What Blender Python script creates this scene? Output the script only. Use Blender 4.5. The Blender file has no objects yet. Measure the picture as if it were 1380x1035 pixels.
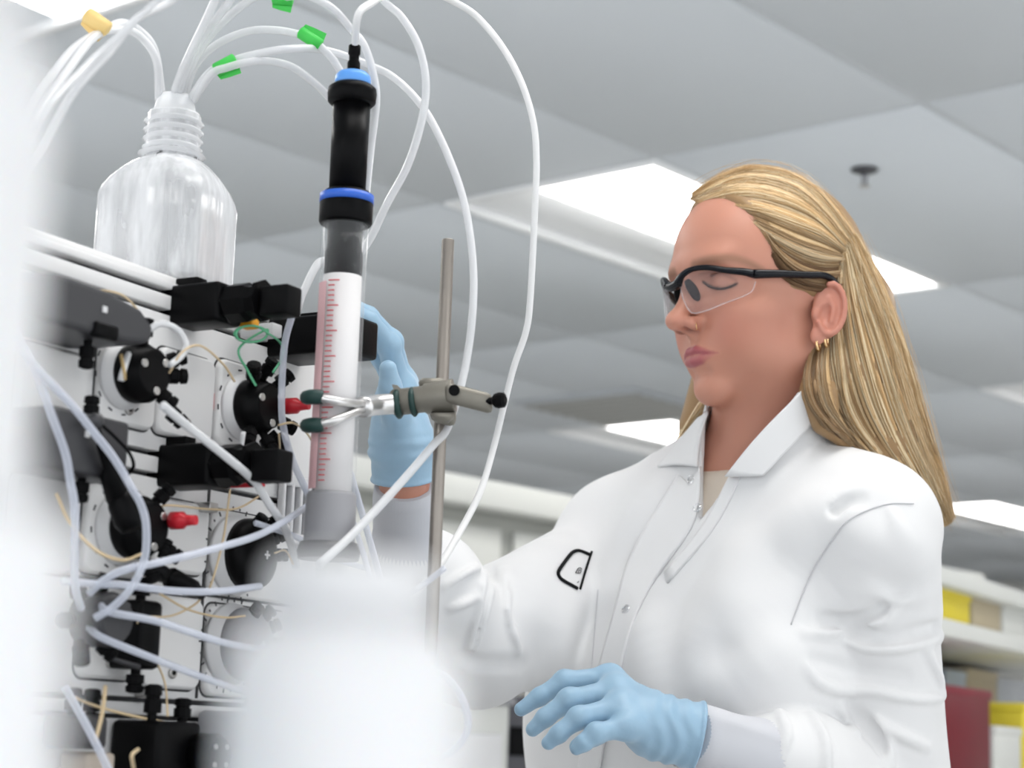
import bpy, bmesh, math, random
import numpy as np
from mathutils import Vector, Matrix
random.seed(7); rng = np.random.default_rng(7)

# ------------------------------------------------------------------ camera, world, exposure
scene = bpy.context.scene
F = 2600.0                                   # focal length in pixels of the 1380 wide frame
PITCH = math.atan(482.5 / 2600); ROLL = math.radians(2.0)
CAM = np.array([0.0, 0.0, 1.1])
FOCUS = 1.63
cam_data = bpy.data.cameras.new('camera'); cam = bpy.data.objects.new('camera', cam_data)
scene.collection.objects.link(cam); scene.camera = cam
cam_data.sensor_width = 36.0; cam_data.lens = F / 1380 * 36.0
cam_data.clip_start = 0.02; cam_data.clip_end = 80
cam_data.dof.use_dof = True; cam_data.dof.focus_distance = FOCUS; cam_data.dof.aperture_fstop = 7.6
CR = Matrix.Rotation(math.pi / 2 + PITCH, 3, 'X') @ Matrix.Rotation(ROLL, 3, 'Z')
cam.matrix_world = Matrix.Translation(CAM.tolist()) @ CR.to_4x4()
R = np.array(CR)

world = bpy.data.worlds.new('world'); scene.world = world; world.use_nodes = True
world.node_tree.nodes['Background'].inputs[0].default_value = (0.93, 0.965, 1.0, 1)
world.node_tree.nodes['Background'].inputs[1].default_value = 1.75
LIGHT = 7.6                                  # emission of the ceiling light diffusers
vs = scene.view_settings
vs.view_transform = 'Standard'; vs.look = 'None'; vs.gamma = 1.0; vs.use_curve_mapping = False
vs.exposure = -0.12
scene.cycles.max_bounces = 7; scene.cycles.diffuse_bounces = 3; scene.cycles.glossy_bounces = 3
scene.cycles.transmission_bounces = 7; scene.cycles.transparent_max_bounces = 12
scene.cycles.caustics_reflective = False; scene.cycles.caustics_refractive = False

# ------------------------------------------------------------------ helpers
def ray(px, py): return R @ np.array([(px - 690) / F, (517.5 - py) / F, -1.0])
def W(px, py, d): return CAM + d * ray(px, py)
def atz(px, py, z): v = ray(px, py); return CAM + v * ((z - CAM[2]) / v[2])
def nrm(v): v = np.asarray(v, float); return v / np.linalg.norm(v)

def link(o): scene.collection.objects.link(o); return o
def tag(o, label=None, cat=None, group=None, kind=None):
    if label: o['label'] = label
    if cat: o['category'] = cat
    if group: o['group'] = group
    if kind: o['kind'] = kind
    return o
def empty(name, loc=(0, 0, 0), rz=0.0, label=None, cat=None, group=None):
    o = link(bpy.data.objects.new(name, None)); o.location = [float(c) for c in loc]; o.rotation_euler = (0, 0, rz)
    o.empty_display_size = 0.05
    return tag(o, label, cat, group)

class MB:
    def __init__(s): s.v = []; s.f = []; s.sm = []
    def add(s, vs, fs, smooth=True):
        b = len(s.v); s.v.extend([tuple(float(c) for c in p) for p in vs])
        for f in fs: s.f.append([i + b for i in f]); s.sm.append(smooth)
        return s
    def box(s, c, size, bev=0.0, rot=None, seg=2):
        bm = bmesh.new(); bmesh.ops.create_cube(bm, size=1)
        for v in bm.verts: v.co = Vector((v.co.x * size[0], v.co.y * size[1], v.co.z * size[2]))
        if bev > 0: bmesh.ops.bevel(bm, geom=bm.edges[:], offset=min(bev, min(size) * .49), segments=seg, affect='EDGES', profile=.5)
        M = np.array(rot) if rot is not None else np.eye(3)
        bm.verts.index_update()
        s.add([M @ np.array(v.co) + np.asarray(c) for v in bm.verts], [[v.index for v in f.verts] for f in bm.faces], bev > 0)
        bm.free(); return s
    def frame(s, d):
        d = nrm(d); a = np.array([0, 0, 1.0]) if abs(d[2]) < .9 else np.array([1.0, 0, 0])
        x = nrm(np.cross(a, d)); return x, np.cross(d, x), d
    def lathe(s, p, d, prof, seg=24, caps=True, smooth=True):
        x, y, d = s.frame(d); vs = []; fs = []
        for t, r in prof:
            for k in range(seg):
                a = 2 * math.pi * k / seg
                vs.append(np.asarray(p) + d * t + (x * math.cos(a) + y * math.sin(a)) * r)
        for i in range(len(prof) - 1):
            for k in range(seg):
                k2 = (k + 1) % seg
                fs.append([i * seg + k, i * seg + k2, (i + 1) * seg + k2, (i + 1) * seg + k])
        s.add(vs, fs, smooth)
        if caps:
            b = len(s.v) - len(vs)
            s.f.append([b + k for k in range(seg)][::-1]); s.sm.append(False)
            s.f.append([b + (len(prof) - 1) * seg + k for k in range(seg)]); s.sm.append(False)
        return s
    def cyl(s, p0, p1, r0, r1=None, seg=20, ch=0.0):
        p0 = np.asarray(p0, float); p1 = np.asarray(p1, float); L = np.linalg.norm(p1 - p0); r1 = r0 if r1 is None else r1
        pr = [(0, r0), (L, r1)] if ch <= 0 else [(0, r0 - ch), (ch * .3, r0 - ch * .3), (ch, r0), (L - ch, r1), (L - ch * .3, r1 - ch * .3), (L, r1 - ch)]
        return s.lathe(p0, p1 - p0, pr, seg)
    def tube(s, pts, r, seg=8, closed=False):
        pts = np.asarray(pts, float); n = len(pts)
        rr = np.full(n, r) if np.isscalar(r) else np.asarray(r)
        t = np.gradient(pts, axis=0); t /= np.linalg.norm(t, axis=1)[:, None] + 1e-12
        u = nrm(np.cross(t[0], [0.31, 0.2, 0.93])); vs = []; fs = []
        for i in range(n):
            u = u - t[i] * np.dot(u, t[i]); u = nrm(u); w = np.cross(t[i], u)
            for k in range(seg):
                a = 2 * math.pi * k / seg; vs.append(pts[i] + (u * math.cos(a) + w * math.sin(a)) * rr[i])
        for i in range(n - 1):
            for k in range(seg):
                k2 = (k + 1) % seg; fs.append([i * seg + k, i * seg + k2, (i + 1) * seg + k2, (i + 1) * seg + k])
        fs.append(list(range(seg))[::-1]); fs.append([(n - 1) * seg + k for k in range(seg)])
        return s.add(vs, fs)
    def prism(s, poly, vec, smooth=False):
        n = len(poly); poly = [np.asarray(p, float) for p in poly]; vec = np.asarray(vec, float)
        return s.add(poly + [p + vec for p in poly], [list(range(n))[::-1], list(range(n, 2 * n))] + [[i, (i + 1) % n, n + (i + 1) % n, n + i] for i in range(n)], smooth)
    def ball(s, c, r, seg=16, rings=10):
        r = np.broadcast_to(np.asarray(r, float), 3); vs = [np.asarray(c) + r * (0, 0, 1)]; fs = []
        for i in range(1, rings):
            th = math.pi * i / rings
            for k in range(seg):
                a = 2 * math.pi * k / seg; vs.append(np.asarray(c) + r * (math.sin(th) * math.cos(a), math.sin(th) * math.sin(a), math.cos(th)))
        vs.append(np.asarray(c) - r * (0, 0, 1))
        for k in range(seg):
            fs.append([0, 1 + k, 1 + (k + 1) % seg])
            for i in range(rings - 2):
                b = 1 + i * seg; fs.append([b + k, b + seg + k, b + seg + (k + 1) % seg, b + (k + 1) % seg])
            b = 1 + (rings - 2) * seg; fs.append([b + k, len(vs) - 1, b + (k + 1) % seg])
        return s.add(vs, fs)
    def build(s, name, mat, parent=None, origin=None):
        me = bpy.data.meshes.new(name); v = np.array(s.v)
        if origin is not None: v = v - np.asarray(origin)
        me.from_pydata(v.tolist(), [], s.f); me.polygons.foreach_set('use_smooth', s.sm); me.materials.append(mat)
        bm = bmesh.new(); bm.from_mesh(me); bmesh.ops.recalc_face_normals(bm, faces=bm.faces[:]); bm.to_mesh(me); bm.free()
        me.update(); o = link(bpy.data.objects.new(name, me))
        if origin is not None: o.location = [float(c) for c in origin]
        if parent is not None: o.parent = parent
        return o
def instance(src, parent=None, loc=None):
    c = link(src.copy())
    if parent is not None: c.parent = parent
    if loc is not None: c.location = [float(x) for x in loc]
    return c

def spline(pts, n=10):
    P = np.asarray(pts, float)
    if len(P) < 3: return np.linspace(P[0], P[-1], n)
    Q = np.vstack([2 * P[0] - P[1], P, 2 * P[-1] - P[-2]]); out = []
    for i in range(1, len(Q) - 2):
        p0, p1, p2, p3 = Q[i - 1:i + 3]
        for t in np.linspace(0, 1, n, endpoint=False):
            out.append(.5 * ((2 * p1) + (-p0 + p2) * t + (2 * p0 - 5 * p1 + 4 * p2 - p3) * t * t + (-p0 + 3 * p1 - 3 * p2 + p3) * t ** 3))
    out.append(P[-1]); return np.array(out)

# ------------------------------------------------------------------ materials
MATS = {}
def mat(name, col, rough=.5, metal=0.0, trans=0.0, ior=1.45, alpha=1.0, emit=None, estr=0.0, sss=0.0, bump=None, var=None, spec=.5, coat=0.0, sheen=0.0):
    if name in MATS: return MATS[name]
    m = bpy.data.materials.new(name); m.use_nodes = True; nt = m.node_tree; b = nt.nodes['Principled BSDF']
    b.inputs['Base Color'].default_value = (*col, 1); b.inputs['Roughness'].default_value = rough; b.inputs['Metallic'].default_value = metal
    b.inputs['Transmission Weight'].default_value = trans; b.inputs['IOR'].default_value = ior; b.inputs['Alpha'].default_value = alpha
    b.inputs['Specular IOR Level'].default_value = spec; b.inputs['Coat Weight'].default_value = coat; b.inputs['Sheen Weight'].default_value = sheen
    if emit: b.inputs['Emission Color'].default_value = (*emit, 1); b.inputs['Emission Strength'].default_value = estr
    if sss: b.inputs['Subsurface Weight'].default_value = sss; b.inputs['Subsurface Radius'].default_value = (.012, .005, .003); b.inputs['Subsurface Scale'].default_value = .6
    tc = nt.nodes.new('ShaderNodeTexCoord')
    if var:                                   # (scale, amount): gentle tone variation
        nz = nt.nodes.new('ShaderNodeTexNoise'); nz.inputs['Scale'].default_value = var[0]; nz.inputs['Detail'].default_value = 4
        rp = nt.nodes.new('ShaderNodeMapRange'); rp.inputs[3].default_value = 1 - var[1]; rp.inputs[4].default_value = 1 + var[1]
        mx = nt.nodes.new('ShaderNodeVectorMath'); mx.operation = 'SCALE'; mx.inputs[0].default_value = col
        nt.links.new(tc.outputs['Object'], nz.inputs['Vector']); nt.links.new(nz.outputs[0], rp.inputs[0]); nt.links.new(rp.outputs[0], mx.inputs['Scale'])
        nt.links.new(mx.outputs[0], b.inputs['Base Color'])
    if bump:                                  # (scale, strength, distance)
        nz = nt.nodes.new('ShaderNodeTexNoise'); nz.inputs['Scale'].default_value = bump[0]; nz.inputs['Detail'].default_value = 5
        bp = nt.nodes.new('ShaderNodeBump'); bp.inputs['Strength'].default_value = bump[1]; bp.inputs['Distance'].default_value = bump[2]
        nt.links.new(tc.outputs['Object'], nz.inputs['Vector']); nt.links.new(nz.outputs[0], bp.inputs['Height']); nt.links.new(bp.outputs[0], b.inputs['Normal'])
    MATS[name] = m; return m
PANEL = mat('panel_paint', (.83, .825, .825), .45, var=(6, .03), bump=(300, .05, .001))
PLATE = mat('plate_paint', (.83, .825, .82), .32, var=(9, .02))
WHITEP = mat('white_plastic', (.78, .78, .79), .35)
BLACK = mat('black_plastic', (.003, .003, .0035), .38, bump=(250, .08, .001), spec=.10)
BLACKR = mat('black_rubber', (.003, .003, .0035), .5, spec=.10)
DARK = mat('dark_grey_plastic', (.045, .045, .05), .4, var=(12, .1))
GROOVE = mat('groove_shadow_metal', (.05, .05, .052), .5)
STEEL = mat('steel', (.52, .51, .5), .3, metal=1.0, bump=(120, .1, .0005))
RODM = mat('rod_metal', (.33, .30, .27), .42, metal=.8, var=(30, .12))
CLAMPM = mat('cast_clamp_metal', (.26, .245, .21), .5, metal=.5, var=(40, .1), bump=(200, .2, .0008))
RED = mat('red_plastic', (.62, .02, .035), .35)
BLUE = mat('blue_ring_plastic', (.03, .13, .60), .35)
LBLUE = mat('sky_blue_cap', (.12, .36, .85), .35)
TEALR = mat('dark_green_rubber', (.012, .045, .04), .5)
GREENT = mat('green_tape', (.06, .60, .09), .5)
ORANGET = mat('orange_tape', (.92, .66, .26), .5)
ORANGE = mat('orange_plug', (.95, .42, .02), .4)
BEIGE = mat('beige_capillary', (.72, .56, .34), .35)
GREENC = mat('green_capillary', (.10, .42, .22), .35)
GREY = mat('mid_grey_plastic', (.33, .33, .35), .45)
RESIN = mat('packed_resin', (.86, .84, .84), .7, var=(60, .03))
PINKS = mat('pink_scale_print', (.80, .50, .52), .6)
def tube_material(name, col, a):
    m = mat(name, col, .22, sss=0); nt = m.node_tree; b = nt.nodes['Principled BSDF']; out = nt.nodes['Material Output']
    tr = nt.nodes.new('ShaderNodeBsdfTransparent'); mx = nt.nodes.new('ShaderNodeMixShader'); mx.inputs[0].default_value = a
    fr = nt.nodes.new('ShaderNodeLayerWeight'); fr.inputs[0].default_value = .35
    ad = nt.nodes.new('ShaderNodeMapRange'); ad.inputs[3].default_value = a; ad.inputs[4].default_value = 1.0
    nt.links.new(fr.outputs['Facing'], ad.inputs[0]); nt.links.new(ad.outputs[0], mx.inputs[0])
    nt.links.new(tr.outputs[0], mx.inputs[1]); nt.links.new(b.outputs[0], mx.inputs[2]); nt.links.new(mx.outputs[0], out.inputs[0])
    return m
TUBEW = tube_material('milky_tubing', (.90, .91, .93), .62)
TUBEC = tube_material('clear_tubing', (.80, .84, .95), .42)
def clear_material(name, a0, a1, col=(.93, .95, .97), blend=.3, streak=None):
    # thin clear wall: passes light straight through, mirrors and whitens towards its edges
    m = mat(name, col, .06, spec=.9); nt = m.node_tree; b = nt.nodes['Principled BSDF']; out = nt.nodes['Material Output']
    tr = nt.nodes.new('ShaderNodeBsdfTransparent'); mx = nt.nodes.new('ShaderNodeMixShader')
    fr = nt.nodes.new('ShaderNodeLayerWeight'); fr.inputs[0].default_value = blend
    ad = nt.nodes.new('ShaderNodeMapRange'); ad.inputs[3].default_value = a0; ad.inputs[4].default_value = a1
    nt.links.new(fr.outputs['Facing'], ad.inputs[0]); src = ad.outputs[0]
    if streak:
        tc = nt.nodes.new('ShaderNodeTexCoord'); mp = nt.nodes.new('ShaderNodeMapping'); mp.inputs['Scale'].default_value = streak[0]
        nz = nt.nodes.new('ShaderNodeTexNoise'); nz.inputs['Scale'].default_value = 1; nz.inputs['Detail'].default_value = 4
        rp = nt.nodes.new('ShaderNodeMapRange'); rp.inputs[1].default_value = .42; rp.inputs[2].default_value = .68; rp.inputs[3].default_value = 0; rp.inputs[4].default_value = streak[1]
        sm = nt.nodes.new('ShaderNodeMath'); sm.operation = 'ADD'; sm.use_clamp = True
        nt.links.new(tc.outputs['Object'], mp.inputs['Vector']); nt.links.new(mp.outputs[0], nz.inputs['Vector']); nt.links.new(nz.outputs[0], rp.inputs[0])
        nt.links.new(src, sm.inputs[0]); nt.links.new(rp.outputs[0], sm.inputs[1]); src = sm.outputs[0]
        bp = nt.nodes.new('ShaderNodeBump'); bp.inputs['Strength'].default_value = .5; bp.inputs['Distance'].default_value = .004
        nt.links.new(nz.outputs[0], bp.inputs['Height']); nt.links.new(bp.outputs[0], b.inputs['Normal'])
    nt.links.new(src, mx.inputs[0]); nt.links.new(tr.outputs[0], mx.inputs[1]); nt.links.new(b.outputs[0], mx.inputs[2]); nt.links.new(mx.outputs[0], out.inputs[0])
    return m
GLASS = clear_material('clear_glass', .012, .95, blend=.07)
TUBES = mat('solid_white_tubing', (.85, .85, .85), .35)

# ------------------------------------------------------------------ room, aligned with the ceiling grid
CEIL = 2.45
L0 = atz(590, 275, CEIL)                      # grid node at the corner of the big ceiling light
GA = math.radians(-40.4); E1 = np.array([math.cos(GA), math.sin(GA), 0]); E2 = np.array([-math.sin(GA), math.cos(GA), 0])
CA, CB = .69, 1.49
def lat(i, j, z=CEIL): return np.array([L0[0], L0[1], 0]) + E1 * CA * i + E2 * CB * j + np.array([0, 0, z])
def slab(name, i0, i1, j0, j1, z0, z1, m, parent=None):
    P = [lat(i0, j0, z0), lat(i1, j0, z0), lat(i1, j1, z0), lat(i0, j1, z0)]
    return MB().prism(P, (0, 0, z1 - z0)).build(name, m, parent)
WALLM = mat('wall_paint', (.80, .80, .77), .7, var=(1.5, .03))
tag(slab('floor', -9, 9, -4.1, 7.2, -.05, 0, mat('floor_vinyl', (.82, .82, .81), .35, var=(3, .05))), kind='structure')
tag(slab('wall_back', -9, 9, 7.2, 7.3, 0, CEIL + .1, WALLM), kind='structure')
tag(slab('wall_left', -9.15, -9, -4.1, 7.3, 0, CEIL + .1, WALLM), kind='structure')
tag(slab('wall_right', 9, 9.15, 1.5, 7.3, 0, CEIL + .1, WALLM), kind='structure')
ceiling = tag(slab('ceiling', -9, 9, -4.1, 7.3, CEIL + .03, CEIL + .08, mat('ceiling_deck', (.40, .40, .40), .8)), kind='structure')
TILE = mat('ceiling_tile', (.655, .69, .725), .85, var=(1.2, .03), bump=(180, .15, .002))
GRIDM = mat('ceiling_grid_metal', (.58, .61, .64), .6)
lights = [(-3, -4), (-3, -2), (-3, 2), (-3, 4), (0, -4), (0, -2), (0, 0), (0, 2), (0, 4), (3, -4), (3, -2), (3, 0), (3, 2), (3, 4), (6, -2), (6, 0), (-6, -2), (6, -4), (6, 2), (6, 4), (-6, 4), (-6, 0)]  # unseen panels beyond the frame continue the grid, added as fill light
tw, tl = CA - .022, CB - .022
t0 = MB().box((0, 0, .012), (tw, tl, .024), .004, seg=1).build('ceiling_tile', TILE, ceiling)
t0.rotation_euler = (0, 0, GA); first = True
for i in range(-8, 6):
    for j in range(-3, 7):
        if (i, j) in lights: continue
        c = lat(i + .5, j + .5, CEIL + .002); p = W(690, 517, 1)
        q = R.T @ (c - CAM); x, y = 690 + F * q[0] / max(-q[2], .01), 517.5 - F * q[1] / max(-q[2], .01)
        if -q[2] < .3 or x < -700 or x > 2100 or y < -900: continue
        if first: t0.location = c.tolist(); first = False
        else: instance(t0, ceiling, c)
bars = MB()
for i in range(-8, 7):
    bars.prism([lat(i, -3, CEIL + .006) + E1 * .013 * k for k in (-1, 1)] + [lat(i, 7.2, CEIL + .006) + E1 * .013 * k for k in (1, -1)], (0, 0, .02))
for j in range(-3, 8):
    bars.prism([lat(-8, j, CEIL + .0065) + E2 * .013 * k for k in (-1, 1)] + [lat(6, j, CEIL + .0065) + E2 * .013 * k for k in (1, -1)], (0, 0, .02))
bars.build('ceiling_grid', GRIDM, ceiling)

# ceiling lights: painted pan, frame and glowing diffuser
DIFF = mat('light_diffuser', (.9, .9, .9), .5, emit=(1.0, .985, .96), estr=LIGHT)
PAN = mat('light_pan_enamel', (.92, .93, .94), .35)
def make_light():
    t = empty('ceiling_light')
    a, b = tw, tl
    fr = MB()
    for sx in (-1, 1): fr.box((sx * (a / 2 - .012), 0, .012), (.024, b, .03), .003, seg=1)
    for sy in (-1, 1): fr.box((0, sy * (b / 2 - .012), .012), (a - .048, .024, .03), .003, seg=1)
    fr.build('frame', PAN, t)
    MB().box((-a * .285, 0, .024), (a * .36, b - .05, .01), .002, seg=1).build('reflector_pan', PAN, t)
    MB().box((a * .18, 0, .016), (a * .565, b - .05, .02), .006).build('diffuser', DIFF, t)
    return t
lt = make_light()
seen = {(0, 0): 'large glowing ceiling light panel directly behind the woman\'s head',
        (0, -2): 'glowing ceiling light panel cut off at the top left corner',
        (-3, 2): 'glowing ceiling light panel low behind the woman\'s right shoulder',
        (0, 2): 'pale glowing ceiling light panel cut off at the right edge above the shelves',
        (-3, 4): 'bright ceiling light panel just above the storage shelves at right edge'}
for k, (i, j) in enumerate(lights):
    o = lt if k == 0 else link(lt.copy())
    if k:
        for ch in lt.children: instance(ch, o)
    c = lat(i + .5, j + (.59 if (i, j) == (0, -2) else .5), CEIL - (.014 if (i, j) == (0, -2) else 0)); o.location = c.tolist(); o.rotation_euler = (0, 0, GA)
    tag(o, seen.get((i, j), 'unseen ceiling light panel continuing the grid, added for fill'), 'ceiling light',
        'ceiling lights' if (i, j) in seen else 'unseen ceiling lights added for fill')
# sprinkler head
sp = atz(1165, 228, CEIL)
t = empty('fire_sprinkler', sp, 0, 'small dark fire sprinkler head on the ceiling, upper right', 'sprinkler')
MB().lathe((0, 0, 0), (0, 0, -1), [(0, .030), (.004, .032), (.008, .024), (.012, .012)], 20).build('escutcheon', mat('sprinkler_metal', (.10, .10, .11), .4, metal=.6), t)
MB().cyl((0, 0, -.01), (0, 0, -.04), .008, .006).build('nozzle', GREY, t)
MB().lathe((0, 0, -.04), (0, 0, -1), [(0, .014), (.003, .014)], 12).build('deflector', STEEL, t)
# air vent far back on the ceiling
vp = atz(835, 548, CEIL)
t = empty('ceiling_vent', vp, GA, 'blurred grey slatted air vent on the far ceiling left of her chin', 'vent')
MB().box((0, 0, -.004), (.62, .62, .012), .003, seg=1).build('frame', GRIDM, t)
s0 = None
for k in range(7):
    if s0 is None: s0 = MB().box((0, -.24, -.016), (.56, .05, .008), .002, seg=1).build('slat', mat('vent_slat', (.44, .44, .42), .5), t)
    else: instance(s0, t, (0, .08 * k, 0))

# ------------------------------------------------------------------ bench (below the view) and instrument
v = ray(2165, 1040); UA = math.atan2(v[1], v[0])
U = np.array([math.cos(UA), math.sin(UA), 0]); N = np.array([U[1], -U[0], 0]); Z = np.array([0, 0, 1.0])
O = W(200, 500, 1.36)
BENCH = .90
O0 = np.array([O[0], O[1], BENCH])
def PX(px, py, n=0.0):                       # world point on the panel plane pushed out by n
    r = ray(px, py); t = (np.dot(O - CAM, N) + n) / np.dot(r, N); return CAM + r * t
def loc(p): d = np.asarray(p) - O0; return np.array([d @ U, -(d @ N), d[2]])   # instrument space: x along, -y outwards, z up
def LP(px, py, n=0.0): return loc(PX(px, py, n))
def bl(x, n, z): return O0 + U * x + N * n + Z * z

t = empty('lab_bench', bl(-.50, .05, -.90), UA, 'long grey lab bench carrying the instrument, below the picture', 'bench')
MB().box((0, 0, .88), (1.6, 1.65, .04), .006).build('worktop', mat('bench_top', (.30, .31, .32), .4, var=(5, .05)), t)
for sx in (-.52, 0, .52):
    c = MB().box((sx, .25, .43), (.5, .9, .86), .004).build('base_cabinet', WHITEP, t)
    MB().box((sx, -.21, .45), (.47, .02, .76), .004).build('door', PLATE, c)
    MB().cyl((sx - .08, -.235, .72), (sx + .08, -.235, .72), .006).build('handle', STEEL, c)

inst = empty('chromatography_system', O0, UA, 'large pale grey chromatography instrument panel covered with black valves and tubing', 'lab instrument')
XR = LP(440, 520)[0]; XL = LP(-60, 400)[0] - .05
ZT = LP(150, 352)[2]
MB().box(((XL + XR) / 2, .212, ZT / 2 - .004), (XR - XL, .40, ZT - .012), .006).build('housing', PANEL, inst)
# front face: horizontal extruded rails separated by dark slots, and module bays between
def zpx(px, py): return LP(px, py)[2]
def rail(z0, z1, th=.012, n=0.0, x0=XL, x1=XR, m=PANEL, name='rail'):
    return MB().box(((x0 + x1) / 2, th / 2 - n, (z0 + z1) / 2), (x1 - x0, th, z1 - z0), .0008).build(name, m, inst)
zs = [zpx(150, 352), zpx(160, 366), zpx(160, 375), zpx(160, 395), zpx(160, 403), zpx(160, 596), zpx(160, 604), zpx(160, 626), zpx(160, 634), zpx(160, 782), zpx(160, 788), zpx(160, 938), zpx(160, 945), zpx(160, 962), zpx(160, 968), .03]
for k in range(0, len(zs) - 1, 2):
    rail(zs[k + 1], zs[k])
MB().box(((XL + XR) / 2, .016, (zs[0] + .03) / 2), (XR - XL - .01, .012, zs[0] - .04), 0).build('slot_backing', GROOVE, inst)
xg = LP(276, 740)[0]
MB().box((xg, -.0005, (zs[7] + zs[9]) / 2), (.0015, .002, abs(zs[7] - zs[9]) * .96), 0).build('seam', GROOVE, inst)
MB().box((LP(268, 870)[0], -.0005, (zs[10] + zs[11]) / 2), (.0015, .002, abs(zs[10] - zs[11]) * .96), 0).build('seam', GROOVE, inst)
# top cap lip, tilted grey edge
MB().box(((XL + XR) / 2, .088, ZT + .002), (XR - XL, .16, .012), .003).build('top_cap', PLATE, inst)

def rrect(x0, x1, z0, z1, r, y, seg=5):
    P = []
    for cx, cz, a0 in ((x1 - r, z1 - r, 0), (x0 + r, z1 - r, 90), (x0 + r, z0 + r, 180), (x1 - r, z0 + r, 270)):
        for k in range(seg + 1):
            a = math.radians(a0 + 90 * k / seg); P.append(np.array([cx + r * math.cos(a), y, cz + r * math.sin(a)]))
    return P
def plate(lft, rgt, top, bot, m=PLATE, th=.006, name='module_plate', screw=True, r=.008):
    x0, x1 = LP(*lft)[0], LP(*rgt)[0]; z1, z0 = LP(*top)[2], LP(*bot)[2]
    mb = MB(); A = rrect(x0, x1, z0, z1, r, 0); B = rrect(x0, x1, z0, z1, r, -th * .6); Cc = rrect(x0 + .0022, x1 - .0022, z0 + .0022, z1 - .0022, r - .002, -th)
    n = len(A); mb.add(A + B + Cc, [[i, (i + 1) % n, n + (i + 1) % n, n + i] for i in range(n)] + [[n + i, n + (i + 1) % n, 2 * n + (i + 1) % n, 2 * n + i] for i in range(n)], True)
    mb.f.append([2 * n + i for i in range(n)]); mb.sm.append(False)
    o = mb.build(name, m, inst)
    # shadow gap around the plate
    g0 = rrect(x0 - .0016, x1 + .0016, z0 - .0016, z1 + .0016, r + .0015, -.0004)
    MB().prism(g0, (0, .002, 0)).build('gap', GROOVE, o)
    if screw:
        cx, cz = (x0 + x1) / 2, z0 + .011
        MB().cyl((cx, -th + .001, cz), (cx, -th - .002, cz), .0042, seg=16, ch=.0008).build('screw', STEEL, o)
        MB().cyl((cx, -th - .0018, cz), (cx, -th - .0023, cz), .002, seg=6).build('screw_socket', BLACK, o)
    return o, (x0 + x1) / 2, (z0 + z1) / 2
pv1 = plate((128, 505), (203, 540), (165, 456), (165, 574))
plate((206, 530), (281, 552), (245, 476), (245, 593))
pv2 = plate((286, 550), (372, 582), (330, 494), (325, 609))
pv3 = plate((108, 715), (190, 730), (150, 657), (150, 777))
plate((200, 720), (273, 735), (238, 675), (238, 772), screw=False)
pv4 = plate((279, 740), (384, 770), (330, 694), (320, 806))
plate((184, 865), (264, 880), (225, 803), (225, 928))
pv5 = plate((272, 880), (380, 890), (320, 818), (320, 940))
plate((103, 850), (178, 865), (140, 792), (140, 915), m=PLATE)
plate((20, 520), (110, 530), (70, 470), (70, 590), screw=False)
plate((10, 700), (95, 720), (50, 640), (50, 770), screw=False)

def fit(mb, p, d, r=.0055, L=.018):           # knurled finger-tight fitting
    p = np.asarray(p, float); d = nrm(d)
    prof = [(0, r * .55), (L * .25, r * .55), (L * .27, r), (L * .6, r), (L * .62, r * .8), (L * .7, r * .8), (L * .72, r), (L * .95, r * .95), (L, r * .5)]
    return mb.lathe(p, d, prof, 10, smooth=False)
def valve(c0, ch, rad=.0225, col_len=.016, head_len=.026, fits=(), red=None, name='valve', clover=True, knob_r=None):
    x0, _, z0 = LP(*c0); x1, y1, z1 = x0, 0, z0
    y0 = -.006
    v_ = MB().lathe((x0, y0, z0), (0, -1, 0), [(0, rad * 1.18), (.003, rad * 1.18), (.004, rad * 1.05), (col_len, rad * 1.02)], 36).build(name, WHITEP, inst)
    mb = MB(); yh = y0 - col_len
    mb.lathe((x0, yh, z0), (0, -1, 0), [(0, rad * .97), (.002, rad), (head_len * .55, rad), (head_len * .6, rad * .9), (head_len * .95, rad * .82), (head_len, rad * .7)], 30)
    h = mb.build('rotor_head', BLACK, v_)
    for k, (ang, tilt, rr) in enumerate(fits):
        a = math.radians(ang); dr = np.array([math.cos(a), 0, math.sin(a)])
        d = nrm(dr * math.cos(math.radians(tilt)) + np.array([0, -1, 0]) * math.sin(math.radians(tilt)))
        p = np.array([x0, yh - head_len * .55, z0]) + dr * rad * rr
        fit(MB(), p, d, .0056, .0175).build('fitting', BLACKR, v_)
    if red is not None:
        a, rr = red; a = math.radians(a); p = np.array([x0 + math.cos(a) * rad * rr, yh - head_len * .8, z0 + math.sin(a) * rad * rr])
        mb = MB().lathe(p, (.15, -1, .02), [(0, .003), (.004, .0035), (.005, .0062), (.014, .006), (.016, .004), (.020, .0036), (.024, .0034)], 14)
        mb.build('red_plug', RED, v_)
    mb = MB()
    for a in (40, 160, 280):
        a = math.radians(a); mb = MB()
        mb.cyl((x0 + math.cos(a) * rad * .62, yh - head_len + .004, z0 + math.sin(a) * rad * .62), (x0 + math.cos(a) * rad * .62, yh - head_len - .001, z0 + math.sin(a) * rad * .62), .0028, seg=12)
        mb.build('cap_screw', STEEL, v_)
    tk = MB()                                  # dial tick marks printed round the collar
    for k in range(12):
        a = math.radians(k * 30 + 8); p = np.array([x0 + math.cos(a) * rad * 1.34, y0 - .0003, z0 + math.sin(a) * rad * 1.34])
        rot = np.array([[math.cos(a), 0, -math.sin(a)], [0, 1, 0], [math.sin(a), 0, math.cos(a)]])
        tk.box(p, (.0012, .0005, .004), 0, rot)
    tk.build('dial_marks', DARK, v_)
    return v_
valve((156, 506), 0, .0205, .009, .020, fits=((-40, 30, .75), (-40, 24, 1.5), (5, 40, .9), (30, 40, .95), (100, 10, 1.0)))
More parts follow.
